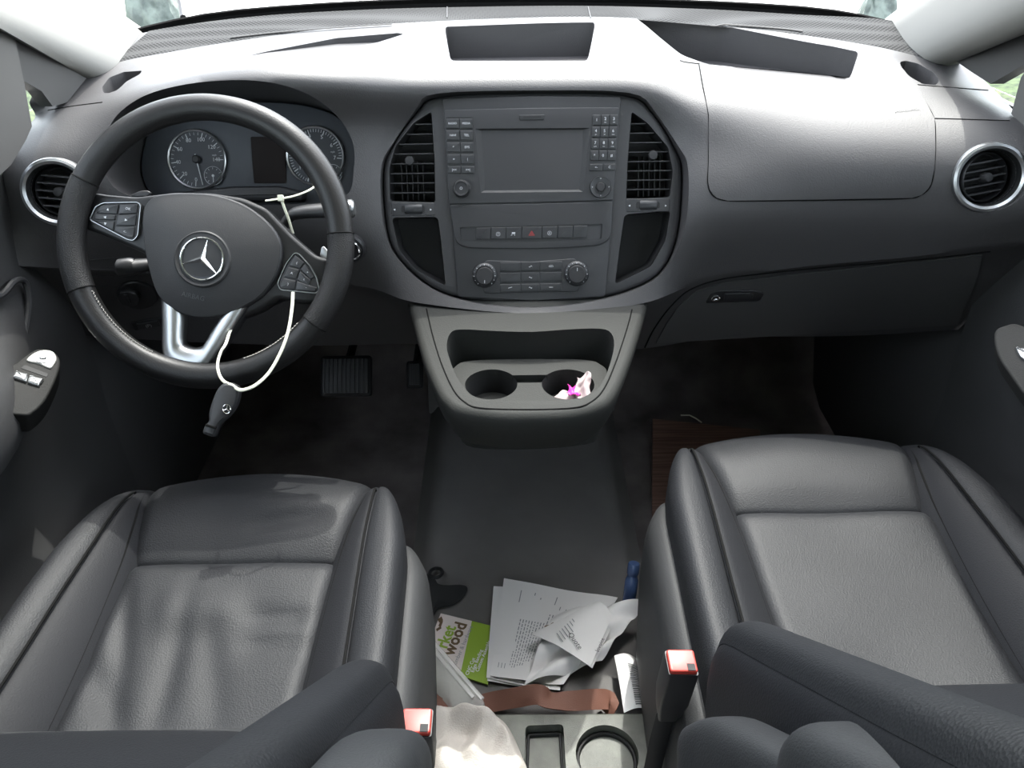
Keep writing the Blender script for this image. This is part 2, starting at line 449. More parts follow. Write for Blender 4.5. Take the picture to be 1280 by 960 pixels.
# ================================================================== dashboard
def rowx(pts, xs, dz=0):
    P = sorted([tuple(atY(*p)) for p in pts])
    P = cr_curve(P, 8)
    out = []
    for x in xs:
        if x <= P[0][0]: a, b = P[0], P[4]
        elif x >= P[-1][0]: a, b = P[-5], P[-1]
        else:
            i = max(k for k in range(len(P) - 1) if P[k][0] <= x); a, b = P[i], P[i + 1]
        t = (x - a[0]) / max(1e-9, b[0] - a[0])
        t = max(-3, min(4, t))
        out.append(V((x, a[1] + (b[1] - a[1]) * t, a[2] + (b[2] - a[2]) * t + dz)))
    return out
XS = [-.745 + 1.49 * k / 104 for k in range(105)]
R0 = [(100, 72, 1.44), (165, 44, 1.53), (300, 23, 1.62), (450, 13, 1.68), (600, 9, 1.70), (740, 8, 1.70), (880, 12, 1.67), (1000, 19, 1.61), (1118, 27, 1.53), (1190, 56, 1.44)]
R1 = [(95, 101, 1.29), (135, 83, 1.36), (200, 69, 1.43), (300, 52, 1.50), (420, 36, 1.55), (560, 27, 1.57), (740, 22, 1.57), (880, 31, 1.54), (1000, 45, 1.48), (1100, 61, 1.40), (1170, 80, 1.33), (1225, 108, 1.26)]
R2 = [(70, 137, 1.19), (152, 105, 1.26), (250, 84, 1.33), (400, 65, 1.38), (560, 56, 1.40), (740, 53, 1.40), (900, 65, 1.38), (1030, 80, 1.33), (1150, 92, 1.26), (1240, 128, 1.18)]
R3 = [(40, 168, 1.11), (110, 142, 1.15), (190, 117, 1.14), (260, 101, 1.12), (340, 96, 1.11), (430, 101, 1.14), (520, 106, 1.19), (665, 106, 1.205), (800, 108, 1.20), (870, 126, 1.185), (1000, 138, 1.17), (1150, 146, 1.13), (1260, 160, 1.07)]
R4 = [(20, 218, 1.05), (110, 190, 1.10), (200, 170, 1.12), (340, 160, 1.12), (450, 160, 1.16), (520, 165, 1.195), (665, 165, 1.205), (800, 165, 1.195), (880, 185, 1.14), (1000, 198, 1.105), (1150, 205, 1.066), (1270, 210, 1.02)]
R5 = [(25, 272, 1.03), (110, 268, 1.07), (250, 270, 1.10), (450, 285, 1.105), (520, 290, 1.135), (665, 295, 1.15), (800, 285, 1.135), (880, 265, 1.09), (1000, 260, 1.08), (1150, 262, 1.05), (1270, 264, 1.0)]
R6 = [(70, 335, 1.05), (150, 340, 1.09), (300, 350, 1.12), (450, 358, 1.11), (520, 378, 1.07), (665, 392, 1.045), (800, 380, 1.065), (880, 352, 1.10), (1000, 334, 1.09), (1130, 322, 1.06), (1245, 308, 1.02)]
R6b = [(u, v + 5, y + .02) for u, v, y in R6]
R7 = [(110, 420, 1.12), (250, 428, 1.17), (400, 432, 1.2), (520, 430, 1.17), (665, 440, 1.14), (800, 436, 1.17), (900, 422, 1.19), (1060, 420, 1.19), (1200, 412, 1.13)]
base_rows = [rowx(r, XS) for r in (R0, R1, R2, R3, R4, R5, R6, R6b, R7)]
# round the two ends back towards the doors
for r in base_rows[2:6]:
    for p in r:
        e = max(0, abs(p.x) - .66) / .085
        p.y += .05 * e * e
def vspline(rows, n):
    """non uniform Catmull-Rom down the dashboard, so that uneven rows do not ripple"""
    m = len(rows); out = [[] for _ in range((m - 1) * n + 1)]
    for j in range(len(rows[0])):
        P = [r[j] for r in rows]; P = [2 * P[0] - P[1]] + P + [2 * P[-1] - P[-2]]
        for i in range(1, m):
            p0, p1, p2, p3 = P[i - 1], P[i], P[i + 1], P[i + 2]
            t0 = 0; t1 = t0 + (p1 - p0).length ** .5 + 1e-6; t2 = t1 + (p2 - p1).length ** .5 + 1e-6; t3 = t2 + (p3 - p2).length ** .5 + 1e-6
            for k in range(n + (1 if i == m - 1 else 0)):
                t = t1 + (t2 - t1) * k / n
                a1 = p0 * ((t1 - t) / (t1 - t0)) + p1 * ((t - t0) / (t1 - t0)); a2 = p1 * ((t2 - t) / (t2 - t1)) + p2 * ((t - t1) / (t2 - t1)); a3 = p2 * ((t3 - t) / (t3 - t2)) + p3 * ((t - t2) / (t3 - t2))
                b1 = a1 * ((t2 - t) / (t2 - t0)) + a2 * ((t - t0) / (t2 - t0)); b2 = a2 * ((t3 - t) / (t3 - t1)) + a3 * ((t - t1) / (t3 - t1))
                out[(i - 1) * n + k].append(b1 * ((t2 - t) / (t2 - t1)) + b2 * ((t - t1) / (t2 - t1)))
    return out
front = vspline(base_rows[:7], 8) + vspline(base_rows[7:], 3)
mesh_rows = vspline(base_rows[:2], 3)
back = [[V((x, 1.5, .47)) for x in XS], [V((x, 1.74, .52)) for x in XS], [V((p.x, 1.745, p.z - .06)) for p in base_rows[0]]]
allrows = front + back
mb = MB()
rings = [[row[j] for row in allrows] for j in range(len(XS))]
mb.loft(rings)
dash_me = mb.mesh('dashboard_body')

STK = Fr((0.0, 1.155, .76), (0, -.914, .406))
CLU = Fr((-.36, 1.15, .80), (0, -math.cos(R(25)), math.sin(R(25))))
UP = lambda o: Fr(o, (0, 0, 1))
def cutter(fr, pts, h0, h1, r=6, taper=0.0):
    P = fr.poly(rnd(pts, r) if r else pts); m = MB()
    if area(P) < 0: P = P[::-1]
    Q = inset(P, taper) if taper else P
    m.loft([[fr.w(x, y, h0) for x, y in Q], [fr.w(x, y, h1) for x, y in P]])
    return m
cuts = []
# centre stack seat
STK_OUT = [(548, 119), (665, 114), (784, 117), (818, 140), (846, 185), (855, 215), (850, 290), (831, 337), (795, 361), (740, 376), (665, 383), (590, 377), (540, 361), (500, 327), (482, 290), (477, 215), (490, 180), (520, 138)]
mo = cr_curve(STK_OUT, 4, True)
cuts.append(cutter(STK, mo, -.07, .2, 0))
# instrument hood
CL_OUT = [(170, 145), (205, 125), (255, 117), (330, 116), (385, 124), (420, 142), (441, 175), (443, 212), (432, 246), (370, 256), (250, 256), (175, 246), (152, 215), (155, 172)]
clo = cr_curve(CL_OUT, 5, True)
cuts.append(cutter(CLU, clo, -.09, .25, 0))
# trays and cup recesses in the top
f = UP(atY(650, 72, 1.29)); zt = f.o.z
cuts.append(cutter(f, [(553, 36), (747, 33), (738, 74), (560, 76)], -.05, .12, 6, .006))
f2 = UP(atY(960, 80, 1.31))
cuts.append(cutter(f2, [(788, 39), (900, 44), (1040, 60), (1076, 66), (1067, 90), (1000, 87), (880, 80), (850, 74), (822, 60)], -.045, .12, [3, 8, 8, 6, 8, 8, 8, 8, 8], .004))
f3 = UP(atY(400, 55, 1.42)); cuts.append(cutter(f3, [(212, 77), (330, 56), (420, 45), (500, 42), (508, 44), (470, 53), (400, 62), (300, 72)], -.012, .1, 4, .004))
f4 = UP(atY(152, 104, 1.27)); cuts.append(cutter(f4, [(124, 107), (134, 97), (155, 91), (181, 91), (178, 96), (160, 104), (148, 114), (135, 116), (126, 114)], -.05, .12, 3, .004))
f5 = UP(atY(1150, 87, 1.27))
a5 = f5.q(1150, 87); cuts.append(cutter(f5, [(1122, 78), (1130, 75), (1150, 77), (1172, 86), (1179, 94), (1175, 99), (1155, 98), (1135, 91), (1124, 83)], -.05, .12, 4, .004))
# round end vents
VL = Fr(atY(72, 240, 1.055), (.20, -.93, .30)); VR = Fr(atY(1236, 222, 1.035), (-.22, -.93, .30))
def disc_cut(fr, r, h0, h1, n=40): m = MB(); m.lathe(fr, [(r * .96, h0), (r, h1)], n); return m
vl_c = VL.q(72, 240); vr_c = VR.q(1236, 222)
cuts.append(disc_cut(VL, .0475, -.05, .1)); cuts.append(disc_cut(VR, .0475, -.05, .1))
cuts = cuts[2:7] + cuts[7:] + cuts[:2]
dash_me = carve(dash_me, cuts)
bpy.context.view_layer.update()
def biggest(me):
    bm = bmesh.new(); bm.from_mesh(me); bm.verts.ensure_lookup_table(); seen = set(); groups = []
    for v in bm.verts:
        if v.index in seen: continue
        st = [v]; g = []; seen.add(v.index)
        while st:
            q = st.pop(); g.append(q)
            for e in q.link_edges:
                o = e.other_vert(q)
                if o.index not in seen: seen.add(o.index); st.append(o)
        groups.append(g)
    groups.sort(key=len); print('islands', [len(g) for g in groups])
    bmesh.ops.delete(bm, geom=[v for g in groups[:-1] for v in g], context='VERTS'); bm.to_mesh(me); bm.free(); return me
finish(dash_me, 40); biggest(dash_me)
# speaker cloth band: faces lying between the windscreen and row 1
bmx = bmesh.new(); bmx.from_mesh(dash_me); BV = BVHTree.FromBMesh(bmx); bmx.free()
def on(u, v, off=0.0):
    d = ray(u, v).normalized(); h = BV.ray_cast(CAM, d)
    if h[0] is None: return None
    n = h[1] if h[1].dot(d) < 0 else -h[1]
    return h[0] + n * off
def on_n(u, v):
    d = ray(u, v).normalized(); h = BV.ray_cast(CAM, d)
    n = h[1] if h[1].dot(d) < 0 else -h[1]
    return h[0], n
dash = thing('dashboard', 'wide dark grey plastic dashboard spanning the cab below the windscreen', 'dashboard', (0, 1.3, .45))
body = link(dash_me, 'dashboard_body', M['dash'], dash)
# the band of perforated speaker cloth
mb = MB(); rr = []
for q_, row in enumerate(front[:9]): rr.append([p + V((0, 0, .0010 if q_ < 8 else -.0008)) for p in row if abs(p.x) < .70])
mb.grid(rr)
build(mb, 'speaker_cloth', M['mesh'], dash)
def seam(pts, r=.0011, name='panel_seam', m='seam', parent=None, n=6, close=False):
    c = cr_curve(pts, n, close) if len(pts) > 2 else [tuple(V(pts[0]).lerp(V(pts[1]), k / 12)) for k in range(13)]
    P = [on(u, v, .0002) for u, v in c]; P = [p for p in P if p is not None]
    if len(P) < 3: print('SEAM MISS', pts); return None
    m_ = MB(); m_.tube(P, r, 6); return build(m_, name, M[m], parent or dash)
def patch(L, Rr, n=26, k=30, off=.0018):
    """sheet laid on the dashboard between two side outlines (pixel polylines from top to bottom)"""
    def samp(P, t):
        ls = [0]
        for i in range(1, len(P)): ls.append(ls[-1] + math.dist(P[i], P[i - 1]))
        x = t * ls[-1]
        for i in range(1, len(P)):
            if x <= ls[i] + 1e-9:
                q = (x - ls[i - 1]) / max(1e-9, ls[i] - ls[i - 1]); return tuple(P[i - 1][j] + (P[i][j] - P[i - 1][j]) * q for j in range(2))
        return P[-1]
    rows = []; last = None
    for i in range(n + 1):
        a, b = samp(L, i / n), samp(Rr, i / n); r = []
        for j in range(k + 1):
            q = j / k; P_ = on(a[0] + (b[0] - a[0]) * q, a[1] + (b[1] - a[1]) * q, off)
            if P_ is None: P_ = last or BV.find_nearest(atY(*a, 1.1))[0]
            last = P_; r.append(P_)
        rows.append(r)
    m_ = MB(); m_.grid(rows); return m_
SOL = [('SOLIDIFY', dict(thickness=.003, offset=1))]
# passenger airbag cover
AL = [(874, 81), (879, 110), (886, 145), (886, 200), (885, 228), (888, 240), (897, 248), (910, 251)]
AR = [(1146, 106), (1158, 130), (1168, 150), (1169, 185), (1168, 210), (1163, 232), (1153, 243), (1140, 247)]
airbag = build(patch(AL, AR), 'airbag_cover', M['dash'], dash, mods=SOL)
seam([(874, 81), (879, 110), (886, 145), (886, 200), (885, 228), (890, 243), (905, 250), (940, 251), (1040, 250), (1130, 248), (1150, 244), (1163, 232), (1168, 205), (1169, 170), (1167, 148), (1157, 128), (1146, 107)], .0012)
seam([(850, 76), (874, 80), (1000, 91), (1146, 106), (1235, 113)], .0009)
mt = MB(); f_ = None
P0, N0 = on_n(1133, 139); ft = Fr(P0 + N0 * .003, N0); text(mt, 'AIRBAG', ft, 0, 0, 0, .010, 0); build(mt, 'embossed_lettering', M['panel'], airbag)
# glove box lid with its latch
GL = [(905, 347), (880, 352), (858, 362), (838, 380), (822, 405), (812, 425)]
GT = [(905, 347), (960, 340), (1040, 331), (1120, 324), (1236, 312)]
seam([(806, 434), (818, 410), (838, 383), (862, 362), (900, 349), (960, 341), (1040, 333), (1140, 325), (1238, 314)], .0016)
gl = build(patch([(905, 352), (870, 364), (848, 382), (832, 405), (820, 428)], [(1228, 318), (1222, 345), (1212, 370), (1203, 390), (1198, 405)], off=.002), 'glove_box_lid', M['lower'], dash, mods=SOL)
P0, N0 = on_n(916, 369); fg = Fr(P0, N0)
mb = MB(); P = fg.poly(rnd([(880, 377), (888, 364), (900, 361), (940, 361), (956, 364), (948, 374)], 4)); mb.plate(fg, P, -.002, .0045, .0015)
la = build(mb, 'latch', M['black'], gl)
mb = MB(); c = fg.q(894, 369.5); mb.lathe(fg, [(.0075, .003), (.0075, .007), (.006, .0078), (.003, .0078), (.0028, .006), (.0005, .006)], 20, c[0], c[1]); build(mb, 'lock_cylinder', M['chrome'], gl)
mb = MB(); P = fg.poly(rnd([(904, 373), (905, 364), (938, 363), (942, 366), (938, 372)], 2)); mb.plate(fg, P, .004, .0062, .001); build(mb, 'pull_tab', M['key'], gl)
# raised surround of the middle tray
mb = MB()
for pts in ([(553, 36), (747, 33), (749, 31), (551, 34)],):
    pass
PLc = [(548, 79), (553, 36), (650, 33), (747, 33), (772, 76)]
# defroster slots
for pts in ([(288, 49), (340, 43), (400, 38), (490, 32)], [(885, 31), (930, 34), (980, 38), (1003, 41)]):
    c = cr_curve(pts, 6); P = [p for p in [on(u, v, .0030) for u, v in c] if p]; m_ = MB(); m_.tube(P, .0035, 8, flat=.3, up=(0, 0, 1)); build(m_, 'defroster_slot', M['deep'], dash)
for x in (559, 735):
    m_ = MB(); P = [on(x + (0 if x < 600 else k * .4), 10 + k * 1.7, .0024) for k in range(9)]; m_.tube(P, .0009, 6); build(m_, 'panel_seam', M['dash'], dash)
seam([(60, 138), (90, 133), (128, 128)], .0008); seam([(1165, 148), (1200, 149), (1262, 151)], .0007)
# instrument hood lining
mb = MB(); P = CLU.poly(clo)
if area(P) < 0: P = P[::-1]
Q = inset(P, .008)
mb.grid([[CLU.w(x, y, -.088) for x, y in P], [CLU.w(x, y, -.0885) for x, y in Q]], closed_u=True)

# ------------------------------------------------------------------ round end vents
def round_vent(fr, label, rz):
    t = thing('air_vent', label, 'air vent', fr.w(0, 0, -.05), 'round end vents of the dashboard')
    m = MB(); m.lathe(fr, [(.0470, -.012), (.0475, .002), (.046, .006), (.0425, .0075), (.039, .005), (.0375, -.002), (.0365, -.01)], 48, cap=False)
    m.grid([[fr.w(r * math.cos(2 * PI * k / 48), r * math.sin(2 * PI * k / 48), h) for k in range(48)] for r, h in [(.0365, -.01), (.045, -.014), (.0470, -.012)]], closed_u=True)
    build(m, 'chrome_ring', M['silver'], t)
    m = MB(); m.lathe(fr, [(.0368, -.004), (.036, -.03), (.034, -.048)], 40, cap=False); m.lathe(fr, [(.037, -.047), (.037, -.0485)], 40); build(m, 'duct', M['deep'], t)
    m = MB()
    ca, sa = math.cos(rz), math.sin(rz)
    f2 = Fr(fr.o, fr.n + fr.x * (.35 if rz > 0 else -.1), fr.x * ca + fr.y * sa)
    m.lathe(f2, [(.0335, -.02), (.034, -.008), (.0325, -.006), (.0315, -.02)], 40, cap=False); build(m, 'barrel', M['black'], t)
    for b in (-.021, -.0105, 0, .0105, .021):
        m = MB(); a = math.sqrt(.032 ** 2 - b * b); m.box(f2, -a, a, b - .0011, b + .0011, -.024, -.008); build(m, 'slat', M['panel'], t)
    m = MB(); m.lathe(f2, [(.0065, -.012), (.0065, -.001), (.0055, .001), (.002, .0015)], 18); build(m, 'tab', M['hub'], t)
    return t
round_vent(VL, 'round air vent in a silver ring partly behind the steering wheel rim', -.1)
round_vent(VR, 'round air vent in a silver ring beside the airbag cover', .15)
# ================================================================== centre stack
c5 = lambda x, y: (530 + x / 3.5556, 110 + y / 3.5556)
c2 = lambda x, y: (400 + x / 2.6667, y / 2.6667)
c6 = lambda x, y: (60 + x / 3.2, 100 + y / 3.2)
def P5(*pts): return [c5(*p) for p in pts]
def P6(*pts): return [c6(*p) for p in pts]
def quad(fr, u0, u1, v0, v1, r=1.0): return fr.poly(rnd([(u0, v0), (u1, v0), (u1, v1), (u0, v1)], r, 3))
stack = thing('centre_stack', 'dark grey eight sided centre console panel between wheel and airbag cover', 'centre console', STK.w(0, -.15, -.06))
bz = inset(STK.poly(mo), .0016)
mb = MB(); mb.plate(STK, bz, -.064, -.004, .007)
VENT_L = [(539, 139), (517, 153), (494, 182), (486, 210), (487, 251), (544, 253), (543, 200)]
VENT_R = [(790, 139), (810, 153), (836, 184), (842, 214), (838, 246), (783, 249), (785, 200)]
POCK_L = [(489, 272), (547, 271), (551, 300), (557, 358), (520, 338), (498, 312)]
POCK_R = [(781, 268), (839, 263), (833, 300), (815, 333), (769, 356), (775, 310)]
hole = lambda pts, h0, r=4: cutter(STK, pts, h0, .03, r)
me = carve(mb.mesh('bezel'), [hole(VENT_L, -.052), hole(VENT_R, -.052), hole(POCK_L, -.058, 6), hole(POCK_R, -.058, 6)])
finish(me, 35); bez = link(me, 'bezel', M['stack'], stack)
# dark linings inside the two open pockets
for pts in (POCK_L, POCK_R):
    P = STK.poly(rnd(pts, 6)); P = P if area(P) > 0 else P[::-1]; Q = inset(P, .0012)
    m = MB(); m.loft([[STK.w(x, y, -.008) for x, y in Q], [STK.w(x, y, -.0565) for x, y in Q]], False, True)
    build(m, 'storage_pocket', M['deep'], stack)
# middle panel
mb = MB(); mb.plate(STK, STK.poly(rnd([(553, 123), (665, 120), (776, 121), (771, 200), (757, 371), (665, 376), (572, 371), (560, 200)], [3, 0, 3, 0, 5, 8, 5, 0])), -.02, .0005, .0012)
build(mb, 'fascia_panel', M['panel'], stack)

def louvre(pts, knob, wheel, label, flip):
    t = thing('air_vent', label, 'air vent', STK.p(*knob, -.05), 'centre stack air vents')
    P = STK.poly(rnd(pts, 4)); P = P if area(P) > 0 else P[::-1]; Q = inset(P, .0010)
    m = MB(); m.loft([[STK.w(x, y, -.008) for x, y in Q], [STK.w(x, y, -.0505) for x, y in Q]], False, True); build(m, 'duct', M['deep'], t)
    # horizontal slats clipped to the outline
    ys = [p[1] for p in Q]; lo, hi = min(ys), max(ys)
    def span(y):
        xs = []
        for i in range(len(Q)):
            (x0, y0), (x1, y1) = Q[i], Q[(i + 1) % len(Q)]
            if (y0 - y) * (y1 - y) < 0: xs.append(x0 + (x1 - x0) * (y - y0) / (y1 - y0))
        return (min(xs), max(xs)) if len(xs) > 1 else None
    n = 9
    for k in range(1, n):
        y = lo + (hi - lo) * k / n; s = span(y)
        if not s or s[1] - s[0] < .012: continue
        m = MB()
        m.add([STK.w(x, y + dy, h) for x in s for dy, h in ((.0006, -.010), (-.0008, -.0102), (-.0005, -.026), (.0007, -.026))],
              [(0, 1, 2, 3), (7, 6, 5, 4), (0, 4, 5, 1), (1, 5, 6, 2), (2, 6, 7, 3), (3, 7, 4, 0)])
        build(m, 'slat', M['stack'], t, smooth=0)
    for k in (-2, -1, 0, 1, 2):
        a, b = STK.q(*knob); m = MB(); m.box(STK, a + k * .0085 - .0006, a + k * .0085 + .0006, lo + .004, b + (.001 if abs(k) else .0), -.044, -.028); build(m, 'rear_vane', M['black'], t)
    a, b = STK.q(*knob); m = MB(); m.lathe(STK, [(.0042, -.02), (.0045, -.004), (.0068, -.002), (.0072, .002), (.0062, .004), (.003, .0045)], 20, a, b); build(m, 'tab', M['hub'], t)
    # thumb wheel strip under the louvre
    u, v = wheel
    m = MB(); Pw = quad(STK, u - 27, u + 28, v - 8.5, v + 8, 2); m.plate(STK, Pw, -.03, -.0035, .001); w_ = build(m, 'thumbwheel_panel', M['stack'], t)
    a, b = STK.q(u + 1, v); m = MB(); m.plate(STK, quad(STK, u - 14, u + 15, v - 4.5, v + 4, 2), -.0034, -.0028); build(m, 'slot', M['deep'], w_)
    m = MB(); fx = Fr(STK.w(a, b, -.012), STK.x, STK.y); m.lathe(fx, [(.0105, -.0135), (.0112, -.012), (.0112, .012), (.0105, .0135)], 24); build(m, 'thumbwheel', M['key'], w_)
    m = MB()
    for s in (-1, 1):
        c, d = STK.q(u + s * 23, v + .5); m.add([STK.w(c - s * .0016, d + .0016, -.0032), STK.w(c - s * .0016, d - .0016, -.0032), STK.w(c + s * .0014, d, -.0032)], [(0, 1, 2)])
    build(m, 'arrow_marks', M['whiteprint'], w_, smooth=0)
    return t
louvre(VENT_L, (512, 201), (515.5, 261.5), 'slatted vent beside the steering wheel at the edge of the centre panel', 0)
louvre(VENT_R, (816, 194), (810, 256.5), 'slatted vent beside the airbag cover at the edge of the centre panel', 1)

# ------------------------------------------------------------------ radio
radio = thing('radio', 'black car radio with dark screen, number keys and two round knobs', 'radio', STK.p(665, 250, -.01))
mb = MB(); mb.plate(STK, STK.poly(rnd(P5((88, 99), (470, 90), (868, 87), (838, 500), (480, 510), (112, 516)), [4, 0, 4, 2, 0, 2])), -.012, .0036, .0012)
SCR_O = P5((228, 182), (735, 179), (706, 462), (252, 466)); SCR_I = P5((283, 196), (672, 192), (667, 440), (290, 443))
me = carve(mb.mesh('faceplate'), [cutter(STK, SCR_O, -.004, .02, 1.5)])
finish(me, 35); fp = link(me, 'faceplate', M['panel'], radio)
o_ = STK.poly(SCR_O); i_ = STK.poly(SCR_I)
mb = MB(); mb.grid([[STK.w(x, y, .0034) for x, y in o_], [STK.w(x, y, -.003) for x, y in i_]], closed_u=True); build(mb, 'screen_frame', M['hub'], radio, smooth=0)
mb = MB(); mb.plate(STK, i_, -.0038, -.0026); build(mb, 'screen', M['screen'], radio)
mb = MB(); mb.plate(STK, STK.poly(rnd(P5((422, 122), (535, 120), (533, 143), (424, 145)), 1.5)), .0032, .0046, .0008); sl = build(mb, 'card_slot', M['black'], radio)
mb = MB(); mb.plate(STK, STK.poly(P5((440, 128), (520, 127), (520, 134), (440, 135))), .0044, .0048); build(mb, 'slot_opening', M['deep'], sl)
mb = MB(); mb.plate(STK, STK.poly(P5((105, 131), (213, 130), (213, 134), (105, 135))), .0034, .0042); build(mb, 'trim_line', M['hub'], radio)
def key(par, pts, txt, name='key', sz=.0034, h0=.0034, h1=.0054, r=.7, fr=STK, m='key', ink='whiteprint', sub=None):
    P = fr.poly(rnd(pts, r, 3)); k_ = MB(); k_.plate(fr, P, h0, h1, .0007); o = build(k_, name, M[m], par)
    cx = sum(p[0] for p in P) / len(P); cy = sum(p[1] for p in P) / len(P)
    if txt or sub:
        t_ = MB()
        if txt: text(t_, txt, fr, cx, cy + (sz * .25 if sub else 0), h1 + .0002, sz)
        if sub: text(t_, sub, fr, cx, cy - sz * .55, h1 + .0002, sz * .38)
        build(t_, 'lettering', M[ink], o, smooth=0)
    return o
names = [('RADIO', 'MEDIA'), ('NAVI', 'TEL'), ('*', 'SYS'), ('=', '('), ('|<<', '>>|')]
ys = [(138, 181), (191, 233), (244, 286), (297, 339), (350, 380)]
for i, ((a, b), (y0, y1)) in enumerate(zip(names, ys)):
    s = i * 2.2
    for j, tx in enumerate((a, b)):
        x0 = (98 if j == 0 else 159) + s; x1 = (156 if j == 0 else 216) + s * .8
        key(radio, P5((x0, y0), (x1, y0), (x1 + 1, y1), (x0 + 2, y1)), tx, sz=.0042 if len(tx) > 3 else .005)
nk = [('1', '2', '3'), ('4', '5', '6'), ('7', '8', '9'), ('*', '0', '#')]
ab = [('', 'abc', 'def'), ('ghi', 'jkl', 'mno'), ('pqrs', 'tuv', 'wxyz'), ('', '', '')]
for i, (y0, y1) in enumerate([(121, 167), (175, 220), (228, 273), (280, 324)]):
    for j in range(3):
        x0 = 749 + j * 38 - i * 3.4; key(radio, P5((x0, y0), (x0 + 35, y0), (x0 + 34, y1), (x0 - 1, y1)), nk[i][j], sz=.0062, sub=ab[i][j])
key(radio, P5((736, 340), (793, 339), (791, 368), (734, 369)), '<-', sz=.005); key(radio, P5((797, 339), (850, 338), (848, 367), (795, 368)), 'C', sz=.005)
def knob(par, fr, c, r, prof, name, m='key', marks=None, n=40):
    a, b = fr.q(*c); k_ = MB(); k_.lathe(fr, [(r * p, h) for p, h in prof], n, a, b); return build(k_, name, M[m], par), a, b
KS = .001
kn, a, b = knob(radio, STK, c5(168, 449), .0132, [(1.08, .003), (1.08, .0046), (1.0, .005), (.93, .017), (.85, .0188), (.72, .0188), (.66, .0178), (.01, .0176)], 'volume_knob', 'hub')
m = MB()
for k in range(36):
    q = 2 * PI * k / 36; m.box(Fr(STK.w(a + .0124 * math.cos(q), b + .0124 * math.sin(q), .012), STK.n, STK.x * math.cos(q) + STK.y * math.sin(q)), -.0004, .0008, -.0005, .0005, -.005, .004)
build(m, 'knurling', M['key'], kn, smooth=0)
m = MB(); text(m, 'O', STK, a, b, .0179, .006); build(m, 'lettering', M['whiteprint'], kn, smooth=0)
dp, a, b = knob(radio, STK, c5(783, 441), .0166, [(1.0, .003), (1.0, .0062), (.94, .0075), (.86, .007), (.45, .0066), (.44, .005), (.01, .005)], 'direction_pad', 'key')
m = MB(); m.lathe(STK, [(.0066, .005), (.0066, .0096), (.0058, .0105), (.0005, .0106)], 28, a, b); build(m, 'select_button', M['hub'], dp)
m = MB()
for k in range(4):
    q = PI / 2 * k; c, s = math.cos(q), math.sin(q)
    m.add([STK.w(a + .0122 * c - .001 * s, b + .0122 * s + .001 * c, .0074), STK.w(a + .0122 * c + .001 * s, b + .0122 * s - .001 * c, .0074), STK.w(a + .0138 * c, b + .0138 * s, .0076)], [(0, 1, 2)])
build(m, 'arrow_marks', M['whiteprint'], dp, smooth=0)

# ------------------------------------------------------------------ switch strip
sw = thing('switch_panel', 'row of seven flat switches with red hazard triangle under the radio', 'switch panel', STK.p(665, 300, -.01))
mb = MB(); mb.plate(STK, STK.poly(rnd(P5((114, 520), (480, 514), (838, 505), (832, 640), (822, 675), (780, 700), (640, 710), (480, 715), (200, 712), (150, 695), (134, 660)), [3, 0, 3, 4, 6, 8, 0, 0, 8, 8, 4])), -.012, .003, .0014)
me = carve(mb.mesh('panel'), [cutter(STK, P5((158, 618), (480, 612), (792, 604), (788, 670), (480, 684), (165, 680)), -.001, .02, 2)])
finish(me, 35); link(me, 'panel', M['panel'], sw)
xe = [228, 296, 363, 433, 523, 592, 660, 724]
for k in range(7):
    x0, x1 = xe[k] + 1.5, xe[k + 1] - 1.5
    y0 = 622 - k * 1.5; y1 = 673 - k * 1.3
    P = P5((x0 + 2, y0), (x1 + 2, y0 - 1), (x1, y1 - 1), (x0, y1))
    o = key(sw, P, None, 'switch', h0=-.002, h1=.0036 if k not in (3,) else .0042, m='key' if k else 'black')
    a, b = STK.q(*c5((x0 + x1) / 2, (y0 + y1) / 2 + 3)); m = MB(); h = .0040 if k != 3 else .0046
    if k == 3:
        T = [(a - .0048, b - .0032), (a + .0048, b - .0032), (a, b + .0042)]
        m.ring(STK, T, .0007, h - .0002, h); m.ring(STK, inset(T, .0014), .0006, h - .0002, h); build(m, 'hazard_triangle', M['redmark'], o, smooth=0)
    elif k in (1, 4):
        m.ring(STK, circ(a, b, .0032, 20), .0005, h - .0002, h); text(m, 'A' if k == 4 else 'P', STK, a, b, h, .004); build(m, 'symbol', M['whiteprint'], o, smooth=0)
    elif k == 2:
        m.box(STK, a - .0026, a + .0026, b, b + .0022, h - .0002, h); m.tube([STK.w(a + .0022 * math.sin(q / 2), b - .0005 - q * .0005, h) for q in range(6)], .0003, 4); m.tube([STK.w(a - .003 + .001 * math.sin(q), b - .0005 - q * .0005, h) for q in range(6)], .0003, 4); build(m, 'symbol', M['whiteprint'], o, smooth=0)

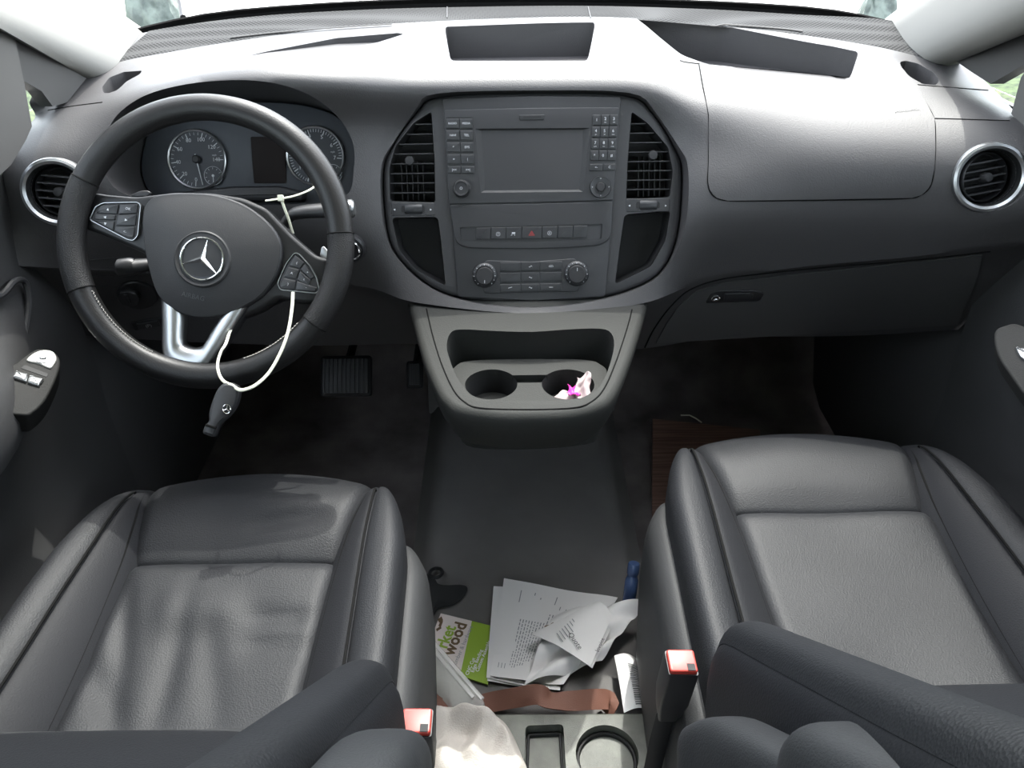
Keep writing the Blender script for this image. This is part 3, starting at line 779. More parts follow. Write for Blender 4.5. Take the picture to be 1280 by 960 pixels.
# ------------------------------------------------------------------ climate controls
cl = thing('climate_control_panel', 'heater control strip with two round dials at the foot of the centre panel', 'climate control', STK.p(665, 350, -.01))
mb = MB(); mb.plate(STK, STK.poly(rnd(P5((268, 765), (480, 772), (677, 756), (690, 905), (470, 908), (262, 914)), 6)), -.01, .0022, .0012); build(mb, 'panel', M['panel'], cl)
rows_ = [(772, 812), (820, 862), (870, 902)]
cols_ = [(338, 428), (432, 512), (516, 612)]
for i, (y0, y1) in enumerate(rows_):
    for j, (x0, x1) in enumerate(cols_):
        s = -(x0 - 470) * .02
        o = key(cl, P5((x0, y0 + s), (x1, y0 + s - 1), (x1, y1 + s - 1), (x0, y1 + s)), None, 'key', h0=.0018, h1=.0036 - .0004 * (i == 1), m='key')
        a, b = STK.q(*c5((x0 + x1) / 2, (y0 + y1) / 2 + s)); m = MB(); h = .0039
        if j == 1: m.tube([STK.w(a - .002 + .0012 * q, b + .0012 * math.sin(q * 1.6) * (1 if i else -1), h) for q in range(5)], .0004, 5)
        elif (i, j) == (0, 2): m.ring(STK, rnd([(a - .0036, b - .0014), (a + .0036, b - .0014), (a + .0028, b + .0014), (a - .0028, b + .0014)], .0008, 2), .0004, h - .0002, h); text(m, 'x', STK, a, b, h, .003)
        elif i == 2: m.tube([STK.w(a - .003 + .0015 * q, b + .0004 * q * (1 if j == 0 else 0), h) for q in range(5)], .0004, 5)
        else: continue
        build(m, 'symbol', M['whiteprint'], o, smooth=0)
for c, ci, nm in (((270, 832), (277, 846), 'temperature_dial'), ((677, 824), (672, 836), 'fan_dial')):
    k_, a, b = knob(cl, STK, c5(*c), .0195, [(1.0, .001), (1.0, .005), (.95, .0062), (.78, .0085), (.74, .0085), (.73, .006), (.01, .006)], nm, 'key')
    a2, b2 = STK.q(*c5(*ci)); a2 = a + (a2 - a) * .1; b2 = b + (b2 - b) * .1
    m = MB(); m.lathe(STK, [(.0140, .006), (.0138, .018), (.0126, .0196), (.0005, .0198)], 40, a2, b2); g = build(m, 'grip', M['hub'], k_)
    m = MB(); m.box(STK, a2 - .0004, a2 + .0004, b2 - (.011 if c[0] < 400 else -.005), b2 - (.006 if c[0] < 400 else -.010), .0197, .0201); build(m, 'pointer', M['whiteprint'], g, smooth=0)
    m = MB()
    for q in range(13):
        an = R(230 - q * 23.3); rr = .0166
        if q % 2 == 0: m.box(Fr(STK.w(a + rr * math.cos(an), b + rr * math.sin(an), .0079), STK.n, STK.x * math.cos(an) + STK.y * math.sin(an)), -.0010, .0010, -.00045, .00045, 0, .0005)
        else: m.box(Fr(STK.w(a + rr * math.cos(an), b + rr * math.sin(an), .0079), STK.n, STK.x * math.cos(an) + STK.y * math.sin(an)), -.0006, .0006, -.0003, .0003, 0, .0005)
    build(m, 'scale_marks', M['whiteprint'], k_, smooth=0)

# ================================================================== instrument cluster
ICH = -.055
ic = thing('instrument_cluster', 'instrument cluster with two round gauges behind the steering wheel', 'instrument cluster', CLU.p(300, 250, -.08))
Pc = inset(CLU.poly(clo), -.002)
mb = MB(); mb.plate(CLU, inset(CLU.poly(clo), .003), -.088, ICH - .004, .002); build(mb, 'cluster_face', M['cluster'], ic)
mb = MB(); mb.plate(CLU, CLU.poly(rnd(P6((760, 205), (905, 205), (910, 400), (775, 400)), 2)), ICH - .006, ICH - .001, .001); ds = build(mb, 'display', M['screen'], ic)
SPX = CLU.p(*c6(597, 318), ICH); TAX = CLU.p(*c6(1070, 305), ICH)
def gauge(name, px, nums, start, step, need, sub, subn, tick, r=.0445):
    a, b = CLU.t(CLU.p(*px, ICH)); G = Fr(CLU.w(a, b, ICH), CLU.n)
    m = MB(); m.lathe(G, [(r, -.006), (r, .0), (.0005, .0)], 64); g = build(m, name, M['dial'], ic)
    m = MB(); m.lathe(G, [(r * 1.04, -.004), (r * 1.04, .003), (r * 1.01, .0042), (r * .965, .003), (r * .955, .0004)], 64, cap=False); build(m, 'rim_ring', M['silver'], g)
    m = MB()
    for k in range(tick):
        an = R(start - step * (len(nums) - 1) * k / (tick - 1)); big = k % (max(1, (tick - 1) // (len(nums) - 1))) == 0
        L = .0075 if big else .0045
        m.box(Fr(G.w((r * .93 - L / 2) * math.cos(an), (r * .93 - L / 2) * math.sin(an), .0003), G.n, G.x * math.cos(an) + G.y * math.sin(an)), -L / 2, L / 2, -.0006 if big else -.0003, .0006 if big else .0003, 0, .0003)
    for k, s in enumerate(nums):
        an = R(start - step * k)
        if s: text(m, s, G, r * .68 * math.cos(an), r * .70 * math.sin(an), .0006, .0085)
    if len(nums) > 8: text(m, 'x1000', G, r * .45, r * .15, .0006, .004)
    else: text(m, 'mph', G, r * .62, r * .14, .0006, .004)
    build(m, 'scale_marks', M['whiteprint'], g, smooth=0)
    m = MB(); an = R(need); d = G.x * math.cos(an) + G.y * math.sin(an); pp = G.x * -math.sin(an) + G.y * math.cos(an)
    m.add([G.o + d * (-.008) + pp * .0011 + G.n * .004, G.o + d * (-.008) - pp * .0011 + G.n * .004, G.o + d * r * .9 - pp * .0005 + G.n * .004, G.o + d * r * .9 + pp * .0005 + G.n * .004,
           G.o + d * (-.008) + G.n * .005, G.o + d * r * .9 + G.n * .0045], [(0, 1, 2, 3), (0, 4, 5, 3), (1, 4, 5, 2), (0, 1, 4), (3, 2, 5)])
    n_ = build(m, 'needle', M['whiteprint'], g, smooth=0)
    m = MB(); m.lathe(G, [(.0062, .001), (.0062, .006), (.0045, .008), (.0005, .008)], 24); build(m, 'needle_cap', M['hub'], g)
    a2, b2 = G.t(CLU.p(*sub, ICH)); H = Fr(G.w(a2, b2, .0004), G.n); rs = .0145
    m = MB(); m.lathe(H, [(rs, 0), (rs, .0006), (.0005, .0006)], 40); build(m, 'small_gauge', M['dial'], g)
    m = MB(); m.ring(H, circ(0, 0, rs, 40), .0006, .0004, .0012)
    for k in range(9):
        an = R(225 - k * 33.75); m.box(Fr(H.w(rs * .78 * math.cos(an), rs * .78 * math.sin(an), .0007), H.n, H.x * math.cos(an) + H.y * math.sin(an)), -.0014, .0014, -.0003, .0003, 0, .0003)
    m.box(Fr(H.w(0, 0, .001), H.n, H.x * math.cos(R(subn)) + H.y * math.sin(R(subn))), -.002, rs * .75, -.0005, .0005, 0, .0006); m.lathe(H, [(.002, .0008), (.002, .0022), (.0005, .0022)], 12)
    build(m, 'small_gauge_marks', M['whiteprint'], g, smooth=0)
    return g
gauge('speedometer', c6(597, 318), ['0', '20', '40', '60', '80', '100', '120', '140'], 262, 37.6, -80, c6(662, 383), -92, 29)
gauge('tachometer', c6(1070, 305), ['0', '1', '2', '3', '4', '5', '6', '7'], 250, 36.5, 250, c6(1140, 375), -85, 43)
# clear lens over the dials is left open as in a daylight view; lower trim of the hood
mb = MB(); mb.plate(CLU, CLU.poly(rnd(P6((430, 445), (700, 418), (900, 415), (1000, 440), (990, 480), (430, 480)), 5)), -.07, ICH + .022, .006); build(mb, 'lower_cowl', M['black'], ic)
# ================================================================== steering wheel
WT = R(33)
WN = V((.02, -math.cos(WT), math.sin(WT)))
WF = Fr(atD(258.5, 303, .985), WN)
swl = thing('steering_wheel', 'black leather steering wheel with silver lower spoke, turned a little to the right', 'steering wheel', WF.w(0, -.19, -.02))
RR, rt = .1712, .0168
def rim_arc(name, a0, a1, m, n=40, rr=rt, r0=RR):
    """arc of the rim between two clock angles given in degrees"""
    pts_r = []
    for k in range(n + 1):
        an = R(a0 + (a1 - a0) * k / n); c = WF.w(r0 * math.cos(an), r0 * math.sin(an)); d = WF.x * math.cos(an) + WF.y * math.sin(an)
        thick = rr
        row = []
        for j in range(14):
            q = 2 * PI * j / 14
            row.append(c + d * (thick * 1.0 * math.cos(q)) + WF.n * (thick * .86 * math.sin(q)))
        pts_r.append(row)
    mb = MB(); mb.loft(pts_r); return build(mb, name, M[m], swl)
# joints of the leather, measured on the photograph
TOP0, TOP1 = 3, 152
rim_arc('rim_leather', TOP0, TOP1, 'rim', 50)
rim_arc('rim_grip', TOP1 + .3, 200, 'grip', 24, rt * 1.04); rim_arc('rim_grip', 322, 360 + TOP0 - .3, 'grip', 24, rt * 1.04)
rim_arc('rim_leather', 200.3, 321.7, 'rim', 44)
for an in (TOP0 - .1, TOP1 + .1, 200.2, 321.9):
    q = R(an); c = WF.w(RR * math.cos(q), RR * math.sin(q)); d = WF.x * math.cos(q) + WF.y * math.sin(q)
    m = MB(); m.tube([c + d * (rt * 1.015 * math.cos(t)) + WF.n * (rt * .90 * math.sin(t)) for t in [2 * PI * k / 18 for k in range(18)]], .0009, 5, closed=True); build(m, 'rim_joint', M['seam'], swl)
# light stitching along the inside of the rim
for lo_, hi_ in ((203, 244), (287, 318)):
    m = MB(); pts = []
    k = 0; a_ = lo_
    while a_ < hi_:
        an = R(a_); pts.append(WF.w((RR - rt * .93) * math.cos(an), (RR - rt * .93) * math.sin(an), rt * (.30 if k % 2 else .52))); k += 1; a_ += .75
    m.tube(pts, .0005, 4); build(m, 'stitching', M['stitch'], swl, smooth=0)
# carrier behind the airbag with the two side spokes
HH = -.012
mb = MB()
P = WF.poly(rnd([(99, 262), (110, 238), (128, 241), (165, 244), (215, 238), (262, 239), (300, 245), (330, 258), (362, 292), (392, 318), (408, 322), (412, 348), (404, 378), (375, 379), (345, 372), (322, 388), (296, 398), (250, 395), (205, 378), (190, 350), (177, 316), (140, 300), (112, 288), (100, 285)], 7))
mb.plate(WF, P, HH - .022, HH + .004, .006); build(mb, 'spoke_carrier', M['spoke'], swl)
# airbag cover
AO = P6((385, 600), (383, 560), (392, 510), (425, 473), (500, 459), (600, 459), (680, 468), (765, 496), (830, 535), (890, 590), (926, 655), (925, 720), (905, 785), (860, 850), (800, 895), (720, 930), (640, 946), (560, 938), (490, 905), (440, 850), (410, 760), (393, 680))
ao = cr_curve([WF.q(*p) for p in AO], 3, True)
mb = MB(); mb.plate(WF, inset(ao, -.0022), HH, HH + .013, .004); build(mb, 'cover_surround', M['black'], swl)
mb = MB(); mb.pillow(WF, ao, HH, HH + .014, HH + .027, 10, 2.2); ab_ = build(mb, 'airbag_cover', M['hub'], swl, smooth=60)
# emblem
ec = WF.t(WF.p(*c6(617, 716), HH + .026)); EF = Fr(WF.w(*ec, HH + .026), WF.n)
mb = MB(); mb.lathe(EF, [(.0365, -.006), (.036, -.0005), (.034, .001), (.0305, -.0006), (.0300, -.002), (.0005, -.002)], 48); build(mb, 'emblem_seat', M['hub'], swl)
er = .0275
mb = MB(); mb.lathe(EF, [(er, -.003), (er, -.0008), (.0005, -.0008)], 48); em = build(mb, 'emblem', M['dial'], swl)
mb = MB(); mb.tube([EF.w(er * .965 * math.cos(t), er * .965 * math.sin(t), .0005) for t in [2 * PI * k / 48 for k in range(48)]], .0015, 8, closed=True); build(mb, 'emblem_ring', M['chrome'], em)
mb = MB(); up = R(90 - 17)
ctr = EF.w(0, 0, .0042); ring_pts = []
for k in range(3):
    a = up + 2 * PI * k / 3
    ring_pts.append(EF.w(er * .95 * math.cos(a), er * .95 * math.sin(a), .0006)); b = a + PI / 3; ring_pts.append(EF.w(er * .16 * math.cos(b), er * .16 * math.sin(b), .0004))
mb.add([ctr] + ring_pts + [EF.w(0, 0, -.0008)], [(0, 1 + k, 1 + (k + 1) % 6) for k in range(6)] + [(7, 1 + (k + 1) % 6, 1 + k) for k in range(6)]); build(mb, 'emblem_star', M['chrome'], em, smooth=0)
# embossed words and horn marks
m = MB(); a, b = WF.t(WF.p(*c6(580, 866), HH + .022)); text(m, 'AIRBAG', WF, a, b, HH + .0218, .0085, R(-14)); build(m, 'embossed_lettering', M['panel'], ab_, smooth=0)
for c in (c6(488, 625), c6(770, 712)):
    a, b = WF.t(WF.p(*c, HH + .0225)); Hf = Fr(WF.w(a, b, HH + .0222), WF.n, WF.x * math.cos(R(-15)) + WF.y * math.sin(R(-15)))
    m = MB(); m.tube([Hf.w(-.004, .0018, 0), Hf.w(0, .0009, .0002), Hf.w(.004, .0018, 0)], .0005, 4); m.tube([Hf.w(-.004, -.0018, 0), Hf.w(0, -.0009, .0002), Hf.w(.004, -.0018, 0)], .0005, 4); build(m, 'horn_mark', M['black'], ab_)
# silver lower spoke
SPO = cr_curve([(201, 362), (202, 405), (203, 442), (213, 456), (236, 463), (253, 460), (263, 449), (285, 416), (310, 377)], 4)
SPI = cr_curve([(228, 374), (227, 400), (226, 425), (229, 431), (238, 434), (247, 433), (252, 429), (263, 410), (277, 388)], 4)
o_, i_ = WF.poly(SPO), WF.poly(SPI); rows = []
for (x0, y0), (x1, y1) in zip(o_, i_):
    L = lambda t, h: WF.w(x0 + (x1 - x0) * t, y0 + (y1 - y0) * t, HH + h)
    rows.append([L(-.04, -.008), L(-.04, .006), L(.0, .009), L(.12, .0115), L(.5, .0125), L(.80, .0105), L(.97, .004), L(1, .001), L(1, -.008)])
mb = MB(); mb.loft(rows); build(mb, 'silver_spoke', M['silver'], swl, smooth=50)
rows = []
for (x0, y0), (x1, y1) in zip(o_, i_):
    L = lambda t, h: WF.w(x0 + (x1 - x0) * t, y0 + (y1 - y0) * t, HH + h)
    rows.append([L(-.14, -.012), L(-.14, .003), L(-.05, .0065), L(-.03, .004), L(-.03, -.012)])
mb = MB(); mb.loft(rows); build(mb, 'spoke_backing', M['black'], swl, smooth=50)
# two key pads
def pad(out, keys, syms):
    P = WF.poly(rnd(out, 3)); m = MB(); m.plate(WF, P, HH, HH + .0075, .0015); k_ = build(m, 'key_pad', M['black'], swl)
    m = MB(); m.ring(WF, inset(P, -.0012), .0013, HH + .004, HH + .0092); build(m, 'pad_frame', M['silver'], k_)
    for q, s in zip(keys, syms):
        Pk = WF.poly(rnd(q, 1)); mm = MB(); mm.plate(WF, Pk, HH + .006, HH + .0094, .0008)
        o = build(mm, 'key', M['key'], k_)
        # symbol printed on the key, joined as second material
        cx = sum(p[0] for p in Pk) / len(Pk); cy = sum(p[1] for p in Pk) / len(Pk); t_ = MB()
        Q = Fr(WF.w(cx, cy, HH + .0097), WF.n, WF.x * math.cos(R(-12)) + WF.y * math.sin(R(-12)))
        if s in '^v<>':
            an = {'^': 90, 'v': -90, '<': 180, '>': 0}[s]; ca, sa = math.cos(R(an)), math.sin(R(an)); z = .0017
            t_.add([Q.w(z * ca, z * sa), Q.w(-z * ca - z * sa, -z * sa + z * ca), Q.w(-z * ca + z * sa, -z * sa - z * ca)], [(0, 1, 2)])
        else: text(t_, s, Q, 0, 0, 0, .0045)
        build(t_, 'symbol', M['whiteprint'], swl, smooth=0)
pad(P6((163, 556), (186, 506), (216, 491), (352, 488), (364, 500), (352, 620), (336, 639), (312, 634)),
    [P6((205, 500), (278, 496), (270, 534), (188, 530)), P6((284, 496), (354, 495), (350, 530), (277, 535)), P6((186, 535), (266, 539), (262, 558), (178, 556)), P6((275, 540), (349, 536), (344, 580), (268, 580)), P6((184, 562), (260, 564), (256, 600), (200, 572)), P6((266, 586), (342, 586), (336, 628), (312, 626), (262, 602))],
    ['^', 'OK', '<', '>', 'v', '<-'])
pad(P6((984, 691), (1000, 695), (1042, 742), (1070, 790), (1080, 835), (1070, 850), (926, 836), (917, 812), (950, 735)),
    [P6((985, 699), (1022, 730), (1005, 752), (962, 742)), P6((1026, 735), (1062, 788), (1048, 796), (1008, 756)), P6((958, 748), (1002, 758), (990, 796), (940, 785)), P6((1006, 764), (1050, 800), (1040, 822), (994, 798)), P6((937, 792), (988, 802), (982, 838), (926, 828)), P6((994, 804), (1072, 830), (1066, 844), (990, 838))],
    ['(', '+', 'A', 'c', ')', '-'])
# gear paddles
for pts, mt in ((P6((285, 440), (320, 423), (352, 420), (370, 428), (358, 446), (290, 450)), 'black'), (P6((1064, 690), (1072, 655), (1082, 650), (1100, 672), (1122, 706), (1112, 716), (1090, 712)), 'silver')):
    m = MB(); m.plate(WF, WF.poly(rnd(pts, 3)), -.036, -.030, .0015); build(m, 'gear_paddle', M[mt], swl)

# ------------------------------------------------------------------ column and levers
colm = thing('steering_column', 'black steering column cowl between the wheel and dashboard', 'steering column', WF.w(.0, -.05, -.12))
mb = MB(); rings = []
for h, s in ((-.025, .8), (-.03, 1.0), (-.06, 1.05), (-.12, 1.05), (-.17, .9)):
    rings.append([WF.w(.01 + .075 * s * math.copysign(abs(math.cos(q)) ** .7, math.cos(q)), -.012 + .062 * s * math.copysign(abs(math.sin(q)) ** .7, math.sin(q)), h) for q in [2 * PI * k / 28 for k in range(28)]])
mb.loft(rings); build(mb, 'cowl', M['black'], colm)
mb = MB(); a, b = WF.t(WF.p(450, 310, -.075)); fk = Fr(WF.w(a, b, -.075), WF.x + WF.n * .8); 
def lever(name, label, pts, tip, tm, rr=.0085):
    t = thing(name, label, 'control lever', pts[0])
    c = cr_curve([tuple(p) for p in pts], 6); m = MB(); n = len(c); m.tube(c, [rr * (.75 + .45 * k / n) for k in range(n)], 12, flat=.75); build(m, 'stalk', M['black'], t)
    m = MB(); m.tube(tip, [rr * .9, rr * 1.12, rr * 1.12, rr * .85], 14); build(m, 'end_cap', M[tm], t); return t
dW = lambda u, v, h: WF.p(u, v, h)
lv = lever('gear_lever', 'black gear lever with silver tip behind the right of the wheel rim', [dW(345, 300, -.09), dW(362, 272, -.075), dW(380, 265, -.07), dW(426, 262, -.068)], [dW(427, 262, -.068), dW(430, 261.5, -.068), dW(441, 260.5, -.068), dW(443.5, 260.3, -.068)], 'silver', .011)
lever('cruise_control_lever', 'short black lever with satin end seen through the wheel beside the airbag cover', [dW(210, 325, -.085), dW(190, 330, -.075), dW(168, 333, -.07)], [dW(170, 332.5, -.07), dW(165, 333, -.07), dW(150, 335, -.07), dW(147, 335, -.07)], 'key', .011)
# ignition switch with its ring
ig = thing('ignition_switch', 'round ignition switch with silver ring behind the wheel rim', 'ignition switch', on(441, 309))
P0, N0 = on_n(438, 309); gf = Fr(P0, N0)
mb = MB(); mb.lathe(gf, [(.024, -.002), (.024, .006), (.021, .009), (.0005, .009)], 36); build(mb, 'housing', M['black'], ig)
mb = MB(); mb.lathe(gf, [(.0175, .008), (.0175, .0115), (.016, .0125), (.0148, .0115), (.0145, .009)], 36, cap=False); build(mb, 'ring', M['chrome'], ig)
# light switch and parking brake switch on the knee panel
P0, N0 = on_n(172, 368); lf = Fr(P0, N0)
ls = thing('light_switch', 'round black light switch on the knee panel beneath the wheel', 'light switch', P0)
mb = MB(); mb.lathe(lf, [(.031, -.002), (.031, .003), (.029, .005), (.0005, .005)], 40); build(mb, 'dial_plate', M['black'], ls)
mb = MB(); a, b = lf.q(162, 366); mb.lathe(lf, [(.017, .004), (.0165, .014), (.015, .016), (.0005, .016)], 32, a, b); g = build(mb, 'dial', M['key'], ls)
mb = MB(); mb.box(lf, a - .002, a + .002, b - .006, b + .013, .0155, .0195); build(mb, 'dial_grip', M['hub'], g)
mb = MB(); text(mb, '0', lf, -.024, .004, .0053, .006); text(mb, 'P', lf, -.026, -.008, .0053, .005); build(mb, 'lettering', M['greyprint'], ls, smooth=0)
P0, N0 = on_n(186, 404); pf = Fr(P0, N0)
pb = thing('parking_brake_switch', 'small black parking brake switch marked P under the light switch', 'switch', P0)
mb = MB(); mb.box(pf, -.026, .026, -.010, .010, -.002, .003, .002); build(mb, 'switch_frame', M['black'], pb)
mb = MB(); mb.box(pf, -.018, .018, -.007, .007, .002, .006, .002); k_ = build(mb, 'key', M['key'], pb)
mb = MB(); text(mb, '(P)', pf, .0, 0, .0063, .009); build(mb, 'lettering', M['whiteprint'], k_, smooth=0)
for pts in ([(112, 325), (150, 322), (178, 323)], [(112, 337), (150, 337), (178, 338)], [(112, 345), (150, 344), (180, 345)], [(118, 358), (150, 357), (190, 358)]):
    seam(pts, .0007, 'panel_line', 'stack')
# knee panel lower edge trims already part of the dashboard body
# ------------------------------------------------------------------ tie and key fob
mb = MB()
loop = [(366, 365), (365, 385), (360, 415), (350, 442), (336, 466), (320, 481), (306, 487), (298, 487)]
hs_ = [.03, .034, .04, .045, .05, .055, .055, .052]
A = [WF.p(u, v, h) for (u, v), h in zip(loop, hs_)]
loop2 = [(290, 482), (280, 477), (274, 468), (272, 455), (276, 440), (282, 430), (290, 410), (310, 390), (340, 372)]
hs2 = [.05, .048, .045, .04, .036, .03, -.01, -.03, -.04]
B = [WF.p(u, v, h) for (u, v), h in zip(loop2, hs2)]
L1 = cr_curve([tuple(p) for p in A + B], 6)
mb.tube(L1, .0021, 8, flat=.6)
tie = thing('plastic_tie', 'off white plastic tie looped round the wheel and holding the key fob', 'cable tie', A[3])
build(mb, 'strap', M['tie'], tie)
mb = MB(); L2 = cr_curve([tuple(WF.p(u, v, h)) for u, v, h in [(332, 251, -.03), (350, 248.5, -.03), (368, 245, -.034), (386, 238, -.04), (400, 228, -.05)]], 6); mb.tube(L2, .002, 8, flat=.6); build(mb, 'strap', M['tie'], tie)
mb = MB(); L3 = cr_curve([tuple(WF.p(u, v, h)) for u, v, h in [(351, 246, -.028), (354, 256, -.028), (361, 275, -.034), (366, 292, -.04)]], 6); mb.tube(L3, .0018, 8, flat=.6); build(mb, 'tail', M['tie'], tie)
hb = Fr(WF.p(351, 248, -.026), WF.n); mb = MB(); mb.box(hb, -.0035, .0035, -.004, .004, -.003, .004, .001); build(mb, 'buckle', M['tie'], tie)
KC = WF.p(276, 512, .05)
KF = Fr(KC, V((.10, -.80, .55)))
kf = thing('key_fob', 'black car key fob hanging from the off white tie below the wheel', 'car key', KF.p(263, 544))
c4 = lambda x, y: (x / 2.6667, 300 + y / 2.6667)
KO = [c4(*p) for p in [(752, 476), (775, 478), (796, 492), (797, 520), (786, 558), (762, 590), (736, 612), (722, 640), (714, 656), (690, 650), (677, 642), (684, 620), (697, 604), (697, 580), (706, 545), (722, 505), (736, 486)]]
kp = cr_curve([KF.q(*p) for p in KO], 3, True)
mb = MB(); mb.plate(KF, kp, -.010, .002, .0018); build(mb, 'body', M['black'], kf)
mb = MB(); mb.plate(KF, inset(kp, .0022), .001, .0040, .0012); build(mb, 'upper_shell', M['key'], kf)
a, b = KF.q(*c4(759, 563)); mb = MB(); mb.tube([KF.w(a + .0046 * math.cos(t), b + .0056 * math.sin(t), .0045) for t in [2 * PI * k / 24 for k in range(24)]], .0006, 6, closed=True)
for k in range(3):
    t = R(80) + 2 * PI * k / 3; mb.tube([KF.w(a, b, .0047), KF.w(a + .0044 * math.cos(t), b + .0054 * math.sin(t), .0045)], [.0009, .0003], 5)
build(mb, 'badge', M['chrome'], kf)
mb = MB(); P = [KF.q(*c4(*p)) for p in [(690, 612), (724, 622), (722, 630), (687, 620)]]; mb.plate(KF, P, -.002, .0048, .0006); build(mb, 'groove_band', M['seam'], kf)
# ------------------------------------------------------------------ pedals
def pedal(name, label, uv, w_, h_, y, n, rake, ribs=True):
    c = atY(*uv, y); f = Fr(c, (0, -math.cos(rake), math.sin(rake))); t = thing(name, label, 'pedal', f.w(0, -h_ / 2, -.01))
    m = MB(); m.box(f, -w_ / 2, w_ / 2, -h_ / 2, h_ / 2, -.012, 0, .008); build(m, 'pedal_plate', M['black'], t)
    m = MB(); m.box(f, -w_ / 2 + .004, w_ / 2 - .004, -h_ / 2 + .004, h_ / 2 - .004, -.001, .003, .006)
    for k in range(n):
        a = -w_ / 2 + .009 + (w_ - .018) * k / (n - 1); m.box(f, a - .0016, a + .0016, -h_ / 2 + .008, h_ / 2 - .008, .002, .0055)
    build(m, 'rubber_pad', M['black'], t)
    m = MB(); m.tube([f.w(0, h_ * .3, -.01), f.w(0, h_ * .6, -.05), f.w(0, h_ * .5 + .12, -.16)], .009, 8); build(m, 'pedal_arm', M['deep'], t)
    return t
pedal('brake_pedal', 'wide black ribbed brake pedal in the dark driver footwell', (432, 470), .105, .085, 1.30, 11, R(40))
pedal('accelerator_pedal', 'narrow black accelerator pedal beside the brake pedal', (518, 468), .036, .06, 1.36, 5, R(40))
# ================================================================== cup holder console
L0, L1_ = atY(640, 392, 1.045), atY(640, 512, .824)
dn = (L0 - L1_); dn = V((0, dn.y, dn.z)).normalized()
CN = Fr(((L0 + L1_) / 2).xyz, V((0, -dn.z, dn.y)))
con = thing('cup_holder_console', 'grey plastic console with two cup holders standing out below the radio', 'console', CN.p(660, 540, -.12))
OUT = [(508, 368), (517, 400), (530, 448), (545, 484), (556, 500), (574, 512), (620, 519), (660, 520), (715, 517), (750, 507), (768, 492), (785, 455), (800, 410), (813, 364)]
top = CN.poly(cr_curve(OUT, 4))
if area(top) < 0: top = top[::-1]
mb = MB()
cx = sum(p[0] for p in top) / len(top); ymax = max(p[1] for p in top)
def shr(P, sx, dy): return [(cx + (x - cx) * sx, y + (ymax - y) * dy) for x, y in P]
lower = lambda P, dz: [CN.w(x, y, 0) + V((0, 0, -dz)) for x, y in P]
rings = [lower(shr(top, .80, .16), .085), lower(shr(top, .90, .07), .075), lower(shr(top, .965, .015), .045), lower(shr(top, 1.0, -.004), .018), lower(shr(top, 1.0, 0), .008)]
for k in (1, 2, 3):
    a = k / 3 * PI / 2; Q = inset(top, .010 * (1 - math.cos(a))); rings.append([CN.w(x, y, -.010 + .010 * math.sin(a)) for x, y in Q])
mb.loft(rings)
POCK = [(557, 432), (562, 416), (576, 411), (620, 413), (665, 414), (710, 411), (750, 410), (765, 416), (769, 432), (763, 458), (752, 482), (738, 494), (715, 500), (655, 502), (600, 500), (584, 492), (570, 472), (561, 450)]
po = cr_curve(POCK, 3, True)
body_c = carve(mb.mesh('console_body'), [cutter(CN, po, -.080, .05, 0, .004)])
finish(body_c, 35); link(body_c, 'console_body', M['console'], con)
# fine joint round the insert
jo = cr_curve([(533, 386), (541, 420), (552, 455), (566, 486), (580, 502), (600, 510), (660, 512), (715, 510), (738, 503), (755, 486), (770, 452), (784, 410), (790, 387)], 6)
mb = MB(); mb.tube([CN.p(u, v, .0003) for u, v in jo], .0011, 6); build(mb, 'panel_seam', M['seam'], con)
# pocket back wall and floor plate with the two cups
CZ = .534
CPf = Fr(atZ(660, 478, CZ), (0, 0, 1))
PLT = [(566, 470), (572, 458), (590, 452), (660, 450), (730, 451), (748, 456), (756, 466), (748, 490), (735, 502), (660, 508), (590, 506), (574, 492)]
pl_ = CPf.poly(cr_curve(PLT, 4, True))
mb = MB(); mb.plate(CPf, inset(pl_, -.004), -.075, 0, .002)
cc = []
for (u, v) in ((614, 480), (710, 480)):
    a, b = CPf.q(u, v); cc.append((a, b)); 
def cup_cut(a, b, r): m = MB(); m.lathe(CPf, [(r * .86, -.068), (r * .96, -.01), (r * 1.0, .02)], 40, a, b); return m
bridge = MB(); bridge.box(CPf, cc[0][0], cc[1][0], cc[0][1] + .002, cc[0][1] + .022, -.012, .02)
me = carve(mb.mesh('cup_insert'), [cup_cut(*cc[0], .0395), cup_cut(*cc[1], .0395), bridge])
finish(me, 35); ins = link(me, 'cup_insert', M['console'], con)
for a, b in cc:
    m = MB(); m.lathe(CPf, [(.0393, -.003), (.0377, -.012), (.034, -.066), (.0005, -.066)], 40, a, b, cap=False); build(m, 'cup_holder', M['deep'], con)
# tissue in one cup
tr = random.Random(3)
def crumple(fr, a, b, h, w_, d_, hh, n, seed, fold=1.0):
    r = random.Random(seed); rows = []
    ph = [r.uniform(0, 6) for _ in range(8)]
    for i in range(n):
        row = []
        for j in range(n):
            s, t = i / (n - 1) - .5, j / (n - 1) - .5
            z = hh * (.5 + .5 * math.sin(9 * s + ph[0] + 3 * math.sin(5 * t + ph[1])) * math.cos(8 * t + ph[2])) * fold + r.uniform(-1, 1) * hh * .12
            row.append(fr.w(a + s * w_ + .12 * w_ * math.sin(7 * t + ph[3]), b + t * d_ + .12 * d_ * math.sin(6 * s + ph[4]), h + z))
        rows.append(row)
    m = MB(); m.grid(rows); return m
a, b = cc[1]
ts = thing('crumpled_tissue', 'crumpled pale pink tissue with magenta wrapper in one cup holder', 'tissue', CPf.w(a, b - .01, -.04))
build(crumple(CPf, a + .000, b - .012, -.03, .052, .034, .016, 12, 4), 'tissue_wad', M['tissue'], ts, mods=[('SOLIDIFY', dict(thickness=.0012)), ('SUBSURF', dict(levels=1))])
m = MB(); f_ = Fr(CPf.w(a + .022, b - .010, -.012), (-.35, -.5, .75)); 
